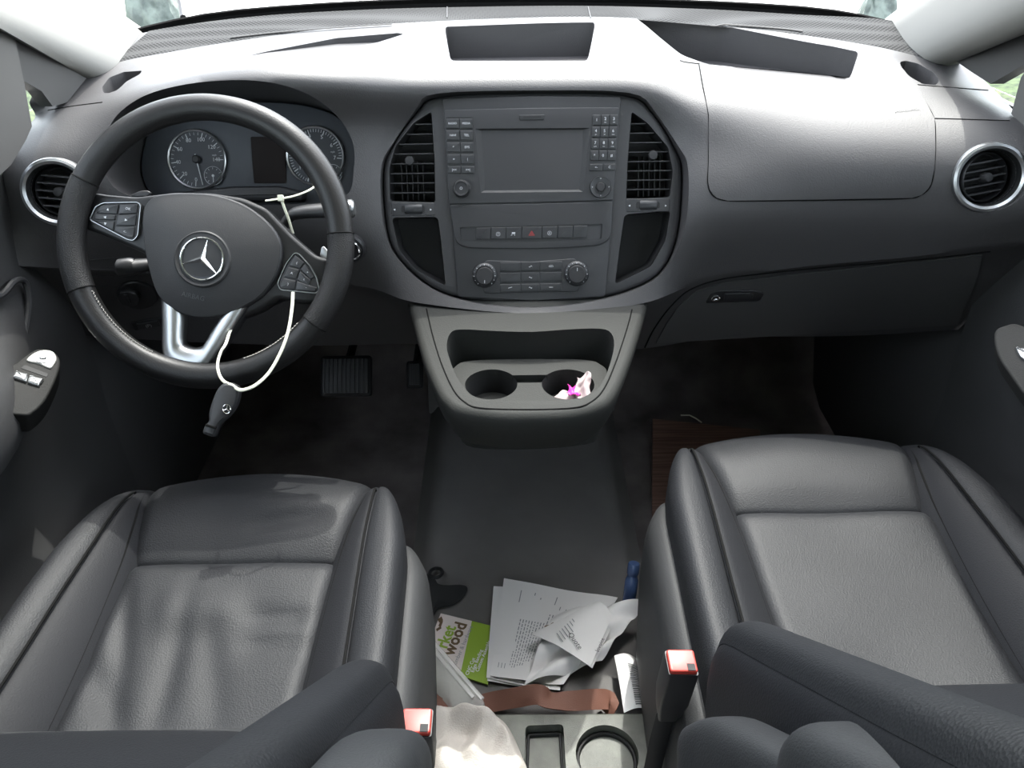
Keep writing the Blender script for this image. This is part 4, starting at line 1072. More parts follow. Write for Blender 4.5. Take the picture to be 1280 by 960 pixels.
build(crumple(f_, .002, .008, 0, .022, .042, .008, 10, 9), 'tissue_corner', M['tissue'], ts, mods=[('SOLIDIFY', dict(thickness=.001)), ('SUBSURF', dict(levels=1))])
build(crumple(CPf, a + .010, b - .004, -.014, .020, .022, .010, 8, 2), 'wrapper', M['magenta'], ts, mods=[('SOLIDIFY', dict(thickness=.001)), ('SUBSURF', dict(levels=1))])
# ================================================================== seats
def lerp_tab(tab, t):
    if t <= tab[0][0]: return tab[0][1]
    for (a, va), (b, vb) in zip(tab, tab[1:]):
        if t <= b:
            q = (t - a) / (b - a); q = q * q * (3 - 2 * q) if False else q
            return va + (vb - va) * q
    return tab[-1][1]
def sm_tab(tab, t):
    c = cr_curve(tab, 8); return lerp_tab(c, t)
CW = [(-.02, .165), (0, .166), (.06, .158), (.12, .148), (.19, .141), (.28, .136), (.38, .133), (.5, .131), (.58, .13)]      # half width of the middle panel
BW = [(-.02, .172), (0, .178), (.03, .194), (.07, .207), (.12, .217), (.2, .225), (.35, .231), (.5, .234), (.58, .235)]      # outer edge of the side bolster
SW = [(-.02, .168), (.03, .169), (.06, .170), (.10, .171), (.19, .172), (.3, .176), (.42, .180), (.58, .184)]               # seam between gusset and outer roll
PATH = [(.055, .20), (.012, .25), (-.012, .31), (-.012, .352), (.0, .385), (.018, .407), (.045, .421), (.08, .427), (.12, .424), (.155, .417), (.182, .408), (.19, .403)]   # (t, z) up and over the front lip
REAR = [(.191, .402), (.197, .410), (.215, .416), (.26, .414), (.32, .410), (.40, .408), (.48, .410), (.58, .42)]
CROWN = [(-.02, .0), (.03, .004), (.08, .012), (.19, .028), (.3, .040), (.45, .05), (.58, .058)]
def make_seat(x0, y0, name, label, seed, mirror, worn):
    rnd_ = random.Random(seed)
    seat = thing(name, label, 'seat', (x0, y0 - .3, .0), None)
    fc = lambda t: 1 - min(1, max(0, t / .19))
    def W(x, t, z):
        bow = 1.25 * x * x * (fc(max(0, t)) ** .8)
        return V((x0 + x, y0 + .010 - t - bow, z + .013))
    def wr(x, t):
        """creases of worn leather"""
        if not worn: return .0012 * math.sin(31 * x + 2) * math.sin(24 * t)
        d = 0
        for cx, ct, an, ln, am, wd in worn:
            ca, sa = math.cos(an), math.sin(an); a = (x - cx) * ca + (t - ct) * sa; b = -(x - cx) * sa + (t - ct) * ca
            d += am * math.exp(-(b / wd) ** 2) * math.exp(-(a / ln) ** 4)
        return d + .0010 * math.sin(40 * x + 11 * t + 1) * math.sin(30 * t - 9 * x)
    # middle panels
    def panel(path, nm, edge_front, edge_back):
        c = cr_curve(path, 5); rows = []
        for k, (t, z) in enumerate(c):
            row = []; cw = sm_tab(CW, t)
            for j in range(41):
                s = -1 + 2 * j / 40
                e = max(0, abs(s) - .86) / .14
                puff = .006 * (1 - abs(s) ** 4) * min(1, max(0, (t + .0) / .1))
                dish = -.010 * (1 - s * s) * min(1, max(0, (t - .15) / .15))
                zz = z + puff + dish - .016 * e * e + (wr(s * cw, t) if t > .04 else 0)
                row.append(W(s * cw, t, zz))
            rows.append(row)
        m = MB(); m.grid(rows); return build(m, nm, M['leather'], seat, smooth=70, mods=[('SOLIDIFY', dict(thickness=.012, offset=1))])
    panel(PATH, 'front_panel', 0, 1); panel(REAR, 'rear_panel', 1, 0)
    m = MB(); m.tube([W(sm_tab(CW, .19) * (-1 + k / 10), .1905, .4035 - .010 * max(0, (abs(k - 10) - 8) / 2) ** 2 - .008 * (1 - ((k - 10) / 10) ** 2) * .27) for k in range(21)], .0022, 6); build(m, 'seam', M['seam'], seat)
    # gussets and side bolsters
    allp = cr_curve(PATH[:8] + [(.13, .427), (.20, .422), (.27, .417), (.34, .412), (.42, .409), (.50, .410), (.58, .42)], 4)
    for sg in (-1, 1):
        rg, rb, rs = [], [], []
        for t, z in allp:
            cw, bw, sw, cr = sm_tab(CW, t), sm_tab(BW, t), sm_tab(SW, t), sm_tab(CROWN, t)
            lip = min(1, max(0, (z - .30) / .10)) if t < .05 else 1
            sw = max(sw, cw + .003)
            g = []
            for q in range(9):
                a = q / 8; x = cw - .014 + (sw - cw + .016) * a
                h = z - .020 + (.020 + cr * .80) * (a ** .8) + .004 * math.sin(a * PI) - .004 * max(0, a - .85) / .15
                g.append(W(sg * x, t, h))
            rg.append(g)
            b = []
            n = 14
            for q in range(n + 1):
                a = q / n
                if a < .6:
                    u = a / .6; x = sw + (bw - sw) * (1 - (1 - u) ** 1.5) ; h = z + cr * (.74 + .26 * math.sin(min(1, u * 1.3) * PI / 2)) + .004 * math.sin(u * PI) - .03 * u ** 4 - (.006 * max(0, .12 - u) / .12)
                else:
                    u = (a - .6) / .4; x = bw + .004 * math.sin(u * PI) - .012 * u; h = z + cr - .03 - .14 * u
                    h = max(h, .16 + .02 * (1 - u))
                b.append(W(sg * x, t, h))
            rb.append(b)
        m = MB(); m.grid(rg); build(m, 'gusset', M['gusset'], seat, smooth=70, mods=[('SOLIDIFY', dict(thickness=.008, offset=1 if sg > 0 else -1))])
        m = MB(); m.grid(rb); build(m, 'side_bolster', M['leather'], seat, smooth=70, mods=[('SOLIDIFY', dict(thickness=.010, offset=1 if sg > 0 else -1))])
        # piping along the seam
        pts = []
        for t, z in allp:
            if t < .045: continue
            sw, cr = max(sm_tab(SW, t), sm_tab(CW, t) + .003), sm_tab(CROWN, t); pts.append(W(sg * sw, t, z + cr * .77 + .0020))
        m = MB(); m.tube(pts, .0017, 6); build(m, 'piping', M['seam'], seat)
        pts = [W(sg * (sm_tab(CW, t) + .0005), t, z - .0030) for t, z in allp if t > .0]
        m = MB(); m.tube(pts, .0024, 6); build(m, 'seam', M['seam'], seat)
        # plastic shield on the flank
        rs = []
        for k in range(25):
            t = .035 + .545 * k / 24; bw = sm_tab(BW, t); o = .026 * min(1, (k + .0) / 5) ** .7
            hz = .37 + .035 * math.sin(min(1, k / 14) * PI / 2) - .10 * max(0, 1 - k / 4) ** 2
            rs.append([W(sg * (bw - .012), t, hz - .004), W(sg * (bw + .002), t, hz), W(sg * (bw + o * .35), t, hz - .002), W(sg * (bw + o * .68), t, hz - .010), W(sg * (bw + o * .9), t, hz - .025), W(sg * (bw + o), t, hz - .05), W(sg * (bw + o * 1.05), t, hz - .12), W(sg * (bw + o * .7), t, .10), W(sg * (bw - .012), t, .10)])
        m = MB(); m.loft(rs); build(m, 'side_shield', M['shield'], seat, smooth=75)
    m = MB(); fb = Fr((x0, y0, 0), (0, 0, 1)); m.box(fb, -.225, .225, -.56, -.07, .0, .30, .03); build(m, 'seat_base', M['deep'], seat)
    return seat, W
# creases: (x, t, angle, length, depth, width)
WORN = [(-.10, .30, 1.25, .10, -.005, .012), (-.03, .33, 1.45, .09, -.004, .014), (.08, .28, .1, .04, -.006, .010), (.085, .32, .15, .045, -.006, .012), (.0, .10, .05, .10, .006, .03), (.06, .13, -.25, .05, -.005, .012), (-.02, .27, 0, .05, .006, .03), (.02, .35, 1.2, .08, -.003, .015), (-.09, .38, .9, .06, -.006, .012)]
DX, DY, PX_, PY_ = -.388, .868, .412, .945
ds_, DW = make_seat(DX, DY, 'driver_seat', 'worn creased black leather seat behind the steering wheel', 1, 1, WORN)
ps_, PW = make_seat(PX_, PY_, 'passenger_seat', 'smooth black leather seat facing the glove box', 2, -1, None)

# backrests: reclined, their inner bolsters rise past the camera
def backrest(seat, x0, ridge0, up, sg, z_lo):
    """ridge0: lower end of the inner bolster crown; up: unit direction of the back"""
    up = V(up).normalized(); nf = V((0, -up.z, up.y)); nf = -nf if nf.y < 0 else nf
    o = V((x0, ridge0[1], ridge0[2])); 
    Wb = lambda x, s, h: V((x0 + x, 0, 0)) + V((0, o.y, o.z)) + up * s + nf * h
    S = [(-.035, -.085), (-.033, -.055), (-.024, -.030), (-.008, -.012), (.012, -.003), (.04, 0), (.10, 0), (.2, 0), (.32, 0), (.46, 0), (.60, -.01)]
    S = cr_curve(S, 4)
    def sheet(prof, nm, m):
        rows = []
        for s, dh in S: rows.append([Wb(x, s, h + dh) for x, h in prof])
        mm = MB(); mm.grid(rows); return build(mm, nm, M[m], seat, smooth=70, mods=[('SOLIDIFY', dict(thickness=.008, offset=0))])
    for k in (-1, 1):
        bol = cr_curve([(k * .145, -.066), (k * .155, -.056), (k * .178, -.030), (k * .194, -.009), (k * .212, .0), (k * .230, -.003), (k * .238, -.016)], 4)
        sheet(bol, 'back_bolster', 'leather')
        sheet(cr_curve([(k * .238, -.017), (k * .244, -.03), (k * .247, -.07), (k * .245, -.13), (k * .235, -.17)], 3), 'back_side_panel', 'gusset')
        m = MB(); m.tube([Wb(k * .2387, s, dh - .0165) for s, dh in S], .0018, 6); build(m, 'piping', M['seam'], seat)
    sheet(cr_curve([(-.147, -.068), (-.12, -.058), (0, -.055), (.12, -.058), (.147, -.068)], 4), 'back_panel', 'leather')
    mm = MB(); fr = Fr(Wb(0, .25, -.17), -nf, V((1, 0, 0))); mm.box(fr, -.236, .236, -.34, .28, -.095, .03, .03); build(mm, 'back_shell', M['shield'], seat)
    return Wb
DB = backrest(ds_, DX + .014, (0, .425, .582), (0, -.68, .735), 1, .4)
PB = backrest(ps_, PX_ - .012, (0, .445, .602), (0, -.70, .715), -1, .4)
# folded up armrests beside the backrests
def armrest(seat, sec, nm, m='shield'):
    """sec: list of (centre, half width x, half depth, up direction normal)"""
    sec = [(V(q[:3]), q[3], q[4], V(q[5:])) for q in cr_curve([tuple(c) + (a, b) + tuple(n) for c, a, b, n in sec], 5)]
    rings = []
    for c, a, b, n in sec:
        n = V(n).normalized(); r = []
        for k in range(36):
            q = 2 * PI * k / 36; cx, sy = math.cos(q), math.sin(q)
            r.append(V(c) + V((1, 0, 0)) * (a * math.copysign(abs(cx) ** .6, cx)) + n * (b * math.copysign(abs(sy) ** .6, sy)))
        rings.append(r)
    mm = MB(); mm.loft(rings); return build(mm, nm, M[m], seat, smooth=60)
# armrests placed along the flank of each back
def arm_path(pts):   # (u, v, depth)
    return [atD(*p) for p in pts]
a_ = arm_path([(884, 956, .56), (915, 962, .53), (955, 978, .49), (1000, 996, .455), (1050, 1016, .43)])
nrm = (0, .62, .78)
armrest(ps_, [(a_[0] + V((.0, .02, -.01)), .010, .012, nrm), (a_[0], .022, .030, nrm), (a_[1], .024, .036, nrm), (a_[2], .023, .033, nrm), (a_[3], .021, .028, nrm), (a_[4], .020, .026, nrm)], 'armrest_hinge')
b_ = arm_path([(1022, 984, .445), (1042, 984, .43), (1075, 988, .405), (1240, 1090, .33)])
armrest(ps_, [(b_[0], .012, .018, nrm), (b_[0] * .6 + b_[1] * .4, .024, .027, nrm), (b_[1], .031, .033, nrm), (b_[2], .033, .034, nrm), (b_[3], .034, .035, nrm)], 'armrest', 'shield')
c_ = arm_path([(490, 977, .46), (472, 994, .42), (450, 1027, .38), (380, 1122, .33)])
armrest(ds_, [(c_[0] + V((0, .012, -.012)), .012, .014, nrm), (c_[0], .024, .030, nrm), (c_[1], .027, .034, nrm), (c_[2], .028, .034, nrm), (c_[3], .028, .034, nrm)], 'armrest', 'shield')
# belt buckles
def buckle(u, v, dep, label, tilt):
    c = atD(u, v, dep); ax = V((tilt, -.04, 1)).normalized(); f = Fr(c, ax, V((1, 0, 0)))
    t = thing('seat_belt_buckle', label, 'seat belt buckle', c - ax * .11)
    m = MB(); m.loft([[f.w(x, y, h) for x, y in rnd([(-.016 * s, -.015 * s), (.016 * s, -.015 * s), (.016 * s, .015 * s), (-.016 * s, .015 * s)], .003, 3)] for h, s in ((-.10, .62), (-.085, .8), (-.06, .98), (-.006, 1.0), (-.001, .96))]); build(m, 'housing', M['black'], t)
    m = MB(); m.box(f, -.0145, .0145, -.013, .013, -.004, .004, .003); r_ = build(m, 'release_button', M['red'], t)
    m = MB(); m.box(f, .004 if tilt > 0 else -.012, .012 if tilt > 0 else -.004, -.0118, -.004, .0036, .0046); build(m, 'slot', M['deep'], r_)
    m = MB(); m.tube([c - ax * .10, c - ax * .15 + V((0, .0, -.01)), c - ax * .17 + V((0, .0, -.06))], .011, 8, flat=.35); build(m, 'stalk', M['deep'], t)
buckle(521, 903, .76, 'red topped seat belt buckle beside the worn driver seat', .02)
buckle(852, 828, .80, 'red topped seat belt buckle beside the smooth passenger seat', .05)

# ================================================================== doors
DOORX = HW
def door(n, sg):
    """inner door skin: profile (inset from the sill line, z) swept along y; each bulge fades in towards the front"""
    t = thing('door_%d' % n, None, None, (sg * (DOORX + .03), .4, .05)); t['kind'] = 'structure'
    t['label'] = 'dark driver door with silver mirror and window switches' if sg < 0 else 'dark passenger door beside the glove box'
    def X(z, y):
        a = min(1, max(0, (1.02 - y) / .30)); a = a * a * (3 - 2 * a)        # armrest grows from the front edge backwards
        base = a * lerp_tab([(.05, -.03), (.12, .045), (.30, .06), (.36, .012), (.44, 0)], z) + lerp_tab([(.40, .0), (.44, .011), (.50, .010), (.56, .012), (.60, .010), (.70, .0), (.84, -.005), (.88, -.02), (.90, -.045)], z)
        arm = math.exp(-((z - .60) / .075) ** 4) if z < .60 else math.exp(-((z - .60) / .055) ** 4)
        return sg * (DOORX - base - .085 * a * arm)
    zs = [.05, .08, .12, .2, .29, .31, .33, .36, .42, .47, .50, .52, .54, .56, .58, .60, .615, .63, .64, .65, .66, .68, .72, .78, .84, .87, .89, .90]
    ys = [-1.0 + 2.10 * k / 56 for k in range(57)]
    m = MB(); m.grid([[V((X(z, y), y, z)) for z in zs] for y in ys]); 
    build(m, 'door_panel', M['door'], t, smooth=50, mods=[('SOLIDIFY', dict(thickness=.012, offset=1 if sg > 0 else -1))])
    return t, X
d1, X1 = door(1, -1); d2, X2 = door(2, 1)
# sheet metal seen below the door skin and the scuttle panels beside the footwells
for sg, n in ((-1, 'wall_left'), (1, 'wall_right')):
    m = MB(); m.grid([[V((sg * (DOORX + .02 - .015 * q), y, z)) for z in (0, .3, .6, .84)] for y, q in ((.98, .3), (1.1, 1), (1.3, 1.2), (1.72, 1.2))])
    struct(m, n, M['lower'], smooth=50, mods=[('SOLIDIFY', dict(thickness=.01))])
    m = MB(); m.grid([[V((sg * (DOORX + .02), y, z)) for z in (0, .1, .85)] for y in (-1.6, -.9)]); struct(m, n, M['door'])
    m = MB(); m.grid([[V((sg * (DOORX + .02 - .10 * max(0, z - .88)), y, z)) for z in (.85, 1.42)] for y in (-.70, -.55)]); struct(m, n, M['door'], mods=[('SOLIDIFY', dict(thickness=.03))])
    m = MB(); m.grid([[V((sg * (DOORX + .02 - .10 * max(0, z - .88)), y, z)) for z in (.85, 1.40)] for y in (-1.6, -.70)]); struct(m, 'window_%d' % (8 if sg < 0 else 9), M['glass'], mods=[('SOLIDIFY', dict(thickness=.004))])
# driver door switch plate on the armrest
def arm_plane(sg, u, v, dep, n=(0, -.15, 1)):
    return Fr(atD(u, v, dep), V((sg * -.45, n[1], n[2])))
SF = arm_plane(-1, 45, 470, 1.03)
mb = MB(); P = SF.poly(cr_curve([(37, 443), (50, 438), (66, 441), (75, 452), (72, 470), (58, 500), (42, 517), (28, 521), (-15, 512), (-30, 480), (10, 462)], 4, True)); mb.plate(SF, P, -.03, .004, .003); sp_ = build(mb, 'switch_plate', M['doorpad'], d1)
mb = MB(); P = SF.poly(cr_curve([(33, 454), (42, 445), (54, 441), (66, 443), (71, 451), (68, 459), (62, 464), (48, 458)], 4, True)); mb.plate(SF, P, .002, .0065, .002); mk = build(mb, 'mirror_switch', M['mirrorkey'], sp_)
a, b = SF.q(53.5, 451); mb = MB(); mb.lathe(SF, [(.0105, .006), (.0105, .0075), (.0075, .0085), (.0045, .0075), (.004, .0105), (.0005, .0108)], 28, a, b); build(mb, 'mirror_knob', M['silver'], mk)
mb = MB(); P = SF.poly(rnd([(31, 459), (60, 470), (58, 474), (26, 463)], 1)); mb.plate(SF, P, .0038, .0046); build(mb, 'recess', M['deep'], sp_)
for p4 in ([(20, 467), (36, 472), (33, 482), (15, 476)], [(37, 472.5), (55, 478), (49, 487), (34, 482.5)]):
    mb = MB(); mb.plate(SF, SF.poly(rnd(p4, 1.5)), .0036, .0085, .003); build(mb, 'window_switch', M['windowkey'], sp_)
# door pull loop on the driver door
def loop(fr, pts, r, par, nm, m):
    mb = MB(); mb.tube([fr.p(u, v, h) for u, v, h in pts], r, 10); return build(mb, nm, M[m], par)
HF = Fr(atX(15, 400, -.735), (1, -.1, .05), (0, 1, 0))
pl = [tuple(atX(u, v, -.728)) for u, v in [(-30, 372), (0, 370), (18, 352), (31, 352), (36, 375), (33, 405), (28, 425), (15, 437), (0, 450), (-20, 470)]]
mb = MB(); c = cr_curve(pl, 5); mb.tube(c, .0045, 8); build(mb, 'pull_handle', M['stack'], d1)
pl2 = [V(p) + V((-.012, 0, 0)) for p in cr_curve(pl, 3)]
mb = MB(); ce = sum((p for p in pl2), V((0, 0, 0))) / len(pl2); mb.add([ce] + pl2, [(0, k, k + 1) for k in range(1, len(pl2))]); build(mb, 'handle_recess', M['deep'], d1, smooth=0)
SG = arm_plane(1, 1262, 440, .98)
mb = MB(); P = SG.poly(cr_curve([(1243, 418), (1256, 409), (1275, 408), (1310, 430), (1340, 480), (1320, 510), (1290, 505), (1262, 470), (1247, 445)], 4, True)); mb.plate(SG, P, -.02, .004, .003); sp2 = build(mb, 'switch_plate', M['doorpad'], d2)
mb = MB(); P = SG.poly(rnd([(1268, 438), (1290, 440), (1310, 462), (1290, 462), (1274, 450)], 2)); mb.plate(SG, P, .002, .008, .003); build(mb, 'window_switch', M['windowkey'], sp2)
# door window glass, frames and the small fixed quarter panes
for sg, k in ((-1, 2), (1, 3)):
    m = MB(); m.grid([[V((sg * (DOORX + .035 - .10 * (z - .88)), y, z)) for z in (.87, 1.0, 1.15, 1.33)] for y in (-.55, 0, .5, .93)])
    struct(m, 'window_%d' % k, M['glass'], 'clear side window of the ' + ('driver' if sg < 0 else 'passenger') + ' door', mods=[('SOLIDIFY', dict(thickness=.004))])
    m = MB(); m.grid([[V((sg * (DOORX + .02 - .10 * (z - .88)), y, z)) for z in (.86, .95, 1.1, 1.25, 1.34)] for y in (.93, .985)])
    struct(m, 'trim_%d' % (k + 2), M['black'], 'black upright at the front edge of the ' + ('driver' if sg < 0 else 'passenger') + ' window', mods=[('SOLIDIFY', dict(thickness=.03))])
    m = MB(); m.grid([[V((sg * (DOORX + .02 - .10 * (z - .88)), y, z)) for z in (1.32, 1.40)] for y in (-.6, .99)])
    struct(m, 'trim_%d' % (k + 4), M['black'], mods=[('SOLIDIFY', dict(thickness=.03))])
    # quarter pane: glass between upright and pillar, grey frame round it
    A, B, C_, D_ = V((sg * .765, .985, .86)), V((sg * .765, 1.40, .845)), V((sg * .765, 1.36, .90)), V((sg * .752, .985, 1.13))
    m = MB(); m.add([A, B, C_, D_], [(0, 1, 2, 3)]); struct(m, 'window_%d' % (k + 2), M['glass'], 'small fixed quarter window ahead of the ' + ('driver' if sg < 0 else 'passenger') + ' door glass', smooth=0, mods=[('SOLIDIFY', dict(thickness=.004))])
# ================================================================== things lying between the seats
FZ = .055
def flat(u, v, z=FZ): return atZ(u, v, z)
TZ = .105
TF = Fr(atZ(680, 920, TZ), (0, 0, 1))
tray = thing('floor_tray', 'grey dusty plastic tray with square and round recesses on the floor between the seats', 'tray', TF.w(0, -.1, -.05))
P = TF.poly([(533, 893), (832, 891), (850, 1100), (510, 1100)]); 
mb = MB(); mb.plate(TF, rnd(P, .008, 3), -.052, 0, .003)
c1 = cutter(TF, [(657, 907), (704, 905), (709, 985), (654, 985)], -.022, .02, 6)
ca_, cb_ = TF.q(759, 943); m_ = MB(); m_.lathe(TF, [(.0445, -.02), (.046, .02)], 44, ca_, cb_)
me = carve(mb.mesh('tray_body'), [c1, m_]); finish(me, 35); link(me, 'tray_body', M['tray'], tray)
for pts in ([(659, 909), (702, 907), (707, 984), (656, 984)],):
    Q = rnd(TF.poly(pts), .006, 3); Q = Q if area(Q) > 0 else Q[::-1]
    m = MB(); m.ring(TF, Q, .004, -.0215, -.016); build(m, 'recess_rim', M['deep'], tray)
m = MB(); m.ring(TF, circ(ca_, cb_, .0440, 44), .005, -.0195, -.014); build(m, 'recess_rim', M['deep'], tray)

# towel on the corner of the tray
tw = random.Random(5)
WFm = Fr(atZ(590, 930, TZ + .002), (0, 0, 1))
OL = [(534, 888), (556, 885), (590, 888), (612, 893), (630, 904), (642, 922), (652, 945), (660, 975), (640, 1030), (540, 1030), (528, 960)]
ol = WFm.poly(cr_curve(OL, 5, True)); 
if area(ol) < 0: ol = ol[::-1]
cx = sum(p[0] for p in ol) / len(ol); cy = sum(p[1] for p in ol) / len(ol)
rings = []
for k in range(26):
    s = 1 - k / 26; r = []
    for i, (x, y) in enumerate(ol):
        px, py = cx + (x - cx) * s, cy + (y - cy) * s
        e = min(1, (1 - s) * 5)
        h = .016 * e + .008 * math.sin(75 * px + 30 * py) * e + .012 * e * math.sin(95 * math.hypot(px - cx + .02, py - cy + .03)) + .005 * e * math.sin(150 * px - 60 * py)
        r.append(WFm.w(px, py, max(.001, h + .004)))
    rings.append(r)
rings.insert(0, [WFm.w(x, y, 0) for x, y in ol])
mb = MB(); mb.loft(rings); 
tow = single(mb, 'towel', M['towel'], 'crumpled white towel lying on the corner of the grey tray', 'towel', mods=[('SUBSURF', dict(levels=1, render_levels=1))], smooth=80)

# ---- sheets of paper
def sheet(name, label, corners, zs, nx, ny, curl, thick=.0007, m='paper', seed=1, group=None):
    """quad of pixel corners (tl, tr, br, bl) at heights zs, with a curl function"""
    C = [atZ(u, v, z) for (u, v), z in zip(corners, zs)]
    def S(a, b, h=0):
        p = (C[0] * (1 - a) + C[1] * a) * (1 - b) + (C[3] * (1 - a) + C[2] * a) * b
        return p + V((0, 0, curl(a, b) + h))
    m_ = MB(); m_.grid([[S(i / nx, j / ny) for i in range(nx + 1)] for j in range(ny + 1)])
    root = thing(name, label, 'paper', S(.5, .5), group)
    build(m_, 'sheet', M[m], root, smooth=60, mods=[('SOLIDIFY', dict(thickness=thick, offset=-1))])
    return root, S
class SurfFr:
    """writes on a curved sheet: maps flat (a, b) in sheet units"""
    def __init__(s, S, h=.0006): s.S = S; s.h = h
    def w(s, a, b, h=0): return s.S(a, b, s.h)
pg = 'loose printed paperwork between the seats'
w0 = lambda a, b: .002 * math.sin(5 * a + 2 * b)
s3, S3 = sheet('paper_sheet', 'lowest white sheet edging out furthest left under the printed pages', [(616, 747), (700, 752), (690, 862), (609, 852)], (.060, .060, .060, .060), 10, 10, w0)
s2, S2 = sheet('paper_sheet', 'white sheet showing a narrow strip between the lowest and the printed page', [(617, 733), (720, 742), (700, 864), (608, 848)], (.063, .063, .063, .063), 10, 10, w0)
def cur1(a, b):
    return .007 * max(0, b - .72) / .28 * (1 - .3 * a) + .012 * max(0, a - .75) + .0025 * math.sin(9 * a + 4 * b) * a
s1, S1 = sheet('printed_letter', 'large white printed page with rows of small type and curled sunlit foot', [(630, 723), (772, 749), (704, 860), (613, 848)], (.067, .067, .062, .062), 24, 24, cur1)
f1 = SurfFr(S1, .0008)
mb = MB(); rr = random.Random(11)
for k in range(13):            # lines of type run down the page as it lies
    a = .22 + .030 * k; b = .40 if k < 9 else .30
    while b < .88 - .02 * max(0, k - 3):
        L = rr.uniform(.012, .04); q = [S1(a, b, .0009), S1(a + .010, b, .0009), S1(a + .010, b + L, .0009), S1(a, b + L, .0009)]
        mb.add(q, [(0, 1, 2, 3)]); b += L + .012
build(mb, 'printed_lines', M['greyprint'], s1, smooth=0)
mb = MB()
for a0, b0, L in ((.17, .10, .13), (.50, .10, .09), (.30, .10, .03), (.36, .14, .02), (.62, .22, .05), (.56, .20, .04), (.08, .86, .05), (.12, .86, .05), (.16, .86, .05)):
    mb.add([S1(a0, b0, .0009), S1(a0 + .008, b0, .0009), S1(a0 + .008, b0 + L, .0009), S1(a0, b0 + L, .0009)], [(0, 1, 2, 3)])
build(mb, 'printed_heading', M['greyprint'], s1, smooth=0)
# crumpled sheet beneath the quote
def cur2(a, b): return .016 * abs(math.sin(5.5 * a + 3.2 * b)) + .010 * math.sin(8 * b + 2 * a) ** 2 + .014 * a * (1 - b)
s4, S4 = sheet('crumpled_paper', 'crumpled white sheet bulging out beneath the quote towards the passenger seat', [(694, 770), (804, 766), (752, 832), (654, 864)], (.070, .080, .062, .062), 22, 22, cur2)
def cur3(a, b): return .006 * math.sin(4 * a) + .010 * a * b
s5, S5 = sheet('quote_sheet', 'white quote sheet lying askew on top of the crumpled page', [(745, 752), (766, 766), (738, 836), (664, 793)], (.105, .108, .092, .092), 14, 14, cur3)
s6, S6 = sheet('paper_slip', 'narrow white invoice slip sticking out under the quote sheet', [(752, 770), (768, 774), (740, 838), (724, 832)], (.098, .098, .084, .084), 6, 10, cur3)
def word(root, S, txt, a, b, sa, sb, rot, nm, m='ink', h=.001):
    t_ = MB(); fr = Fr((0, 0, 0), (0, 0, 1)); text(t_, txt, fr, 0, 0, 0, 1.0, rot)
    t_.v = [S(a + p.x * sa, b + p.y * sb, h) for p in t_.v]; build(t_, nm, M[m], root, smooth=0)
def word_px(root, txt, u, v, z, size, ang, nm, m='ink', lift=.0, align='CENTER', sx=1.0, bold=0.0):
    """a word lying flat at a point, its baseline running along ang degrees on the floor plane"""
    c = atZ(u, v, z); fr = Fr(c, (0, 0, 1), V((math.cos(R(ang)), math.sin(R(ang)), 0))); t_ = MB(); text(t_, txt, fr, 0, 0, lift, size, 0, align, sx=sx, bold=bold); build(t_, nm, M[m], root, smooth=0)
word_px(s5, 'Quote', 719, 801, .1075, .013, -62, 'heading', 'ink')
word_px(s6, 'Invoice', 750, 806, .104, .010, 64, 'heading', 'ink')
mb = MB()
for k in range(7):
    c = atZ(700 + k * 3.2, 797 - k * 3, .1065); d = V((math.cos(R(-62)), math.sin(R(-62)), 0)); n = V((-d.y, d.x, 0))
    mb.add([c - d * .010 + n * .0008, c - d * .010 - n * .0008, c + d * .009 - n * .0008, c + d * .009 + n * .0008], [(0, 1, 2, 3)])
build(mb, 'printed_lines', M['greyprint'], s5, smooth=0)
# dead leaf
LF = Fr(atZ(689, 782, .092), (0.1, .1, 1), V((1, .35, 0)))
mb = MB(); P = rnd([(-.014, -.001), (-.010, .002), (-.002, .0015), (.004, .005), (.012, .004), (.013, .001), (.004, -.002), (-.004, -.003), (-.011, -.005)], .002, 3); mb.plate(LF, P, 0, .0015, .0004)
single(mb, 'dead_leaf', M['bronze'], 'small curled brown leaf lying on the printed page', 'leaf')
# ---- green and white trade card
CF = Fr(atZ(580, 810, FZ + .004), (0, 0, 1))
cq = [CF.q(*p) for p in [(551, 767), (616, 783), (609, 855), (588, 850), (534, 828)]]
cardr = thing('trade_card', 'green and white timber trade card lying beside the printed papers', 'card', CF.w(0, 0, 0))
P = [CF.q(*p) for p in [(551, 767), (590, 776.5), (575, 845), (535, 825), (533, 812)]]; mb = MB(); mb.plate(CF, P, -.002, .0008); build(mb, 'white_half', M['cardwhite'], cardr, smooth=0)
P = [CF.q(*p) for p in [(590, 776.5), (616, 783), (610, 856), (575, 845)]]; mb = MB(); mb.plate(CF, P, -.002, .0008); build(mb, 'green_half', M['cardgreen'], cardr, smooth=0)
zc_ = FZ + .0052
AN = 72
word_px(cardr, 'rket', 558, 796, zc_, .030, AN, 'lettering', 'cardgreen', sx=.92, bold=.03)
word_px(cardr, 'wood', 569, 798, zc_, .031, AN, 'lettering', 'inkbrown', sx=.95, bold=.03)
word_px(cardr, 'timber & hardware', 579, 806, zc_, .0105, AN, 'lettering', 'greyprint')
word_px(cardr, 'CNC Cut', 588, 833, zc_, .0085, AN, 'lettering', 'paper', bold=.02)
word_px(cardr, 'Edge Banding', 596, 826, zc_, .0085, AN, 'lettering', 'paper', bold=.02)
word_px(cardr, 'Custom Assembly', 604, 820, zc_, .0085, AN, 'lettering', 'paper', bold=.02)
mb = MB()
for p in ([(547, 775), (552, 771), (554, 776), (549, 779)], [(548, 783), (551, 776), (554, 777), (551, 785)], [(545, 787), (551, 783), (552, 786), (546, 790)]): mb.add([CF.w(*CF.q(*q), .0014) for q in p], [(0, 1, 2, 3)])
build(mb, 'tree_mark', M['inkbrown'], cardr, smooth=0)
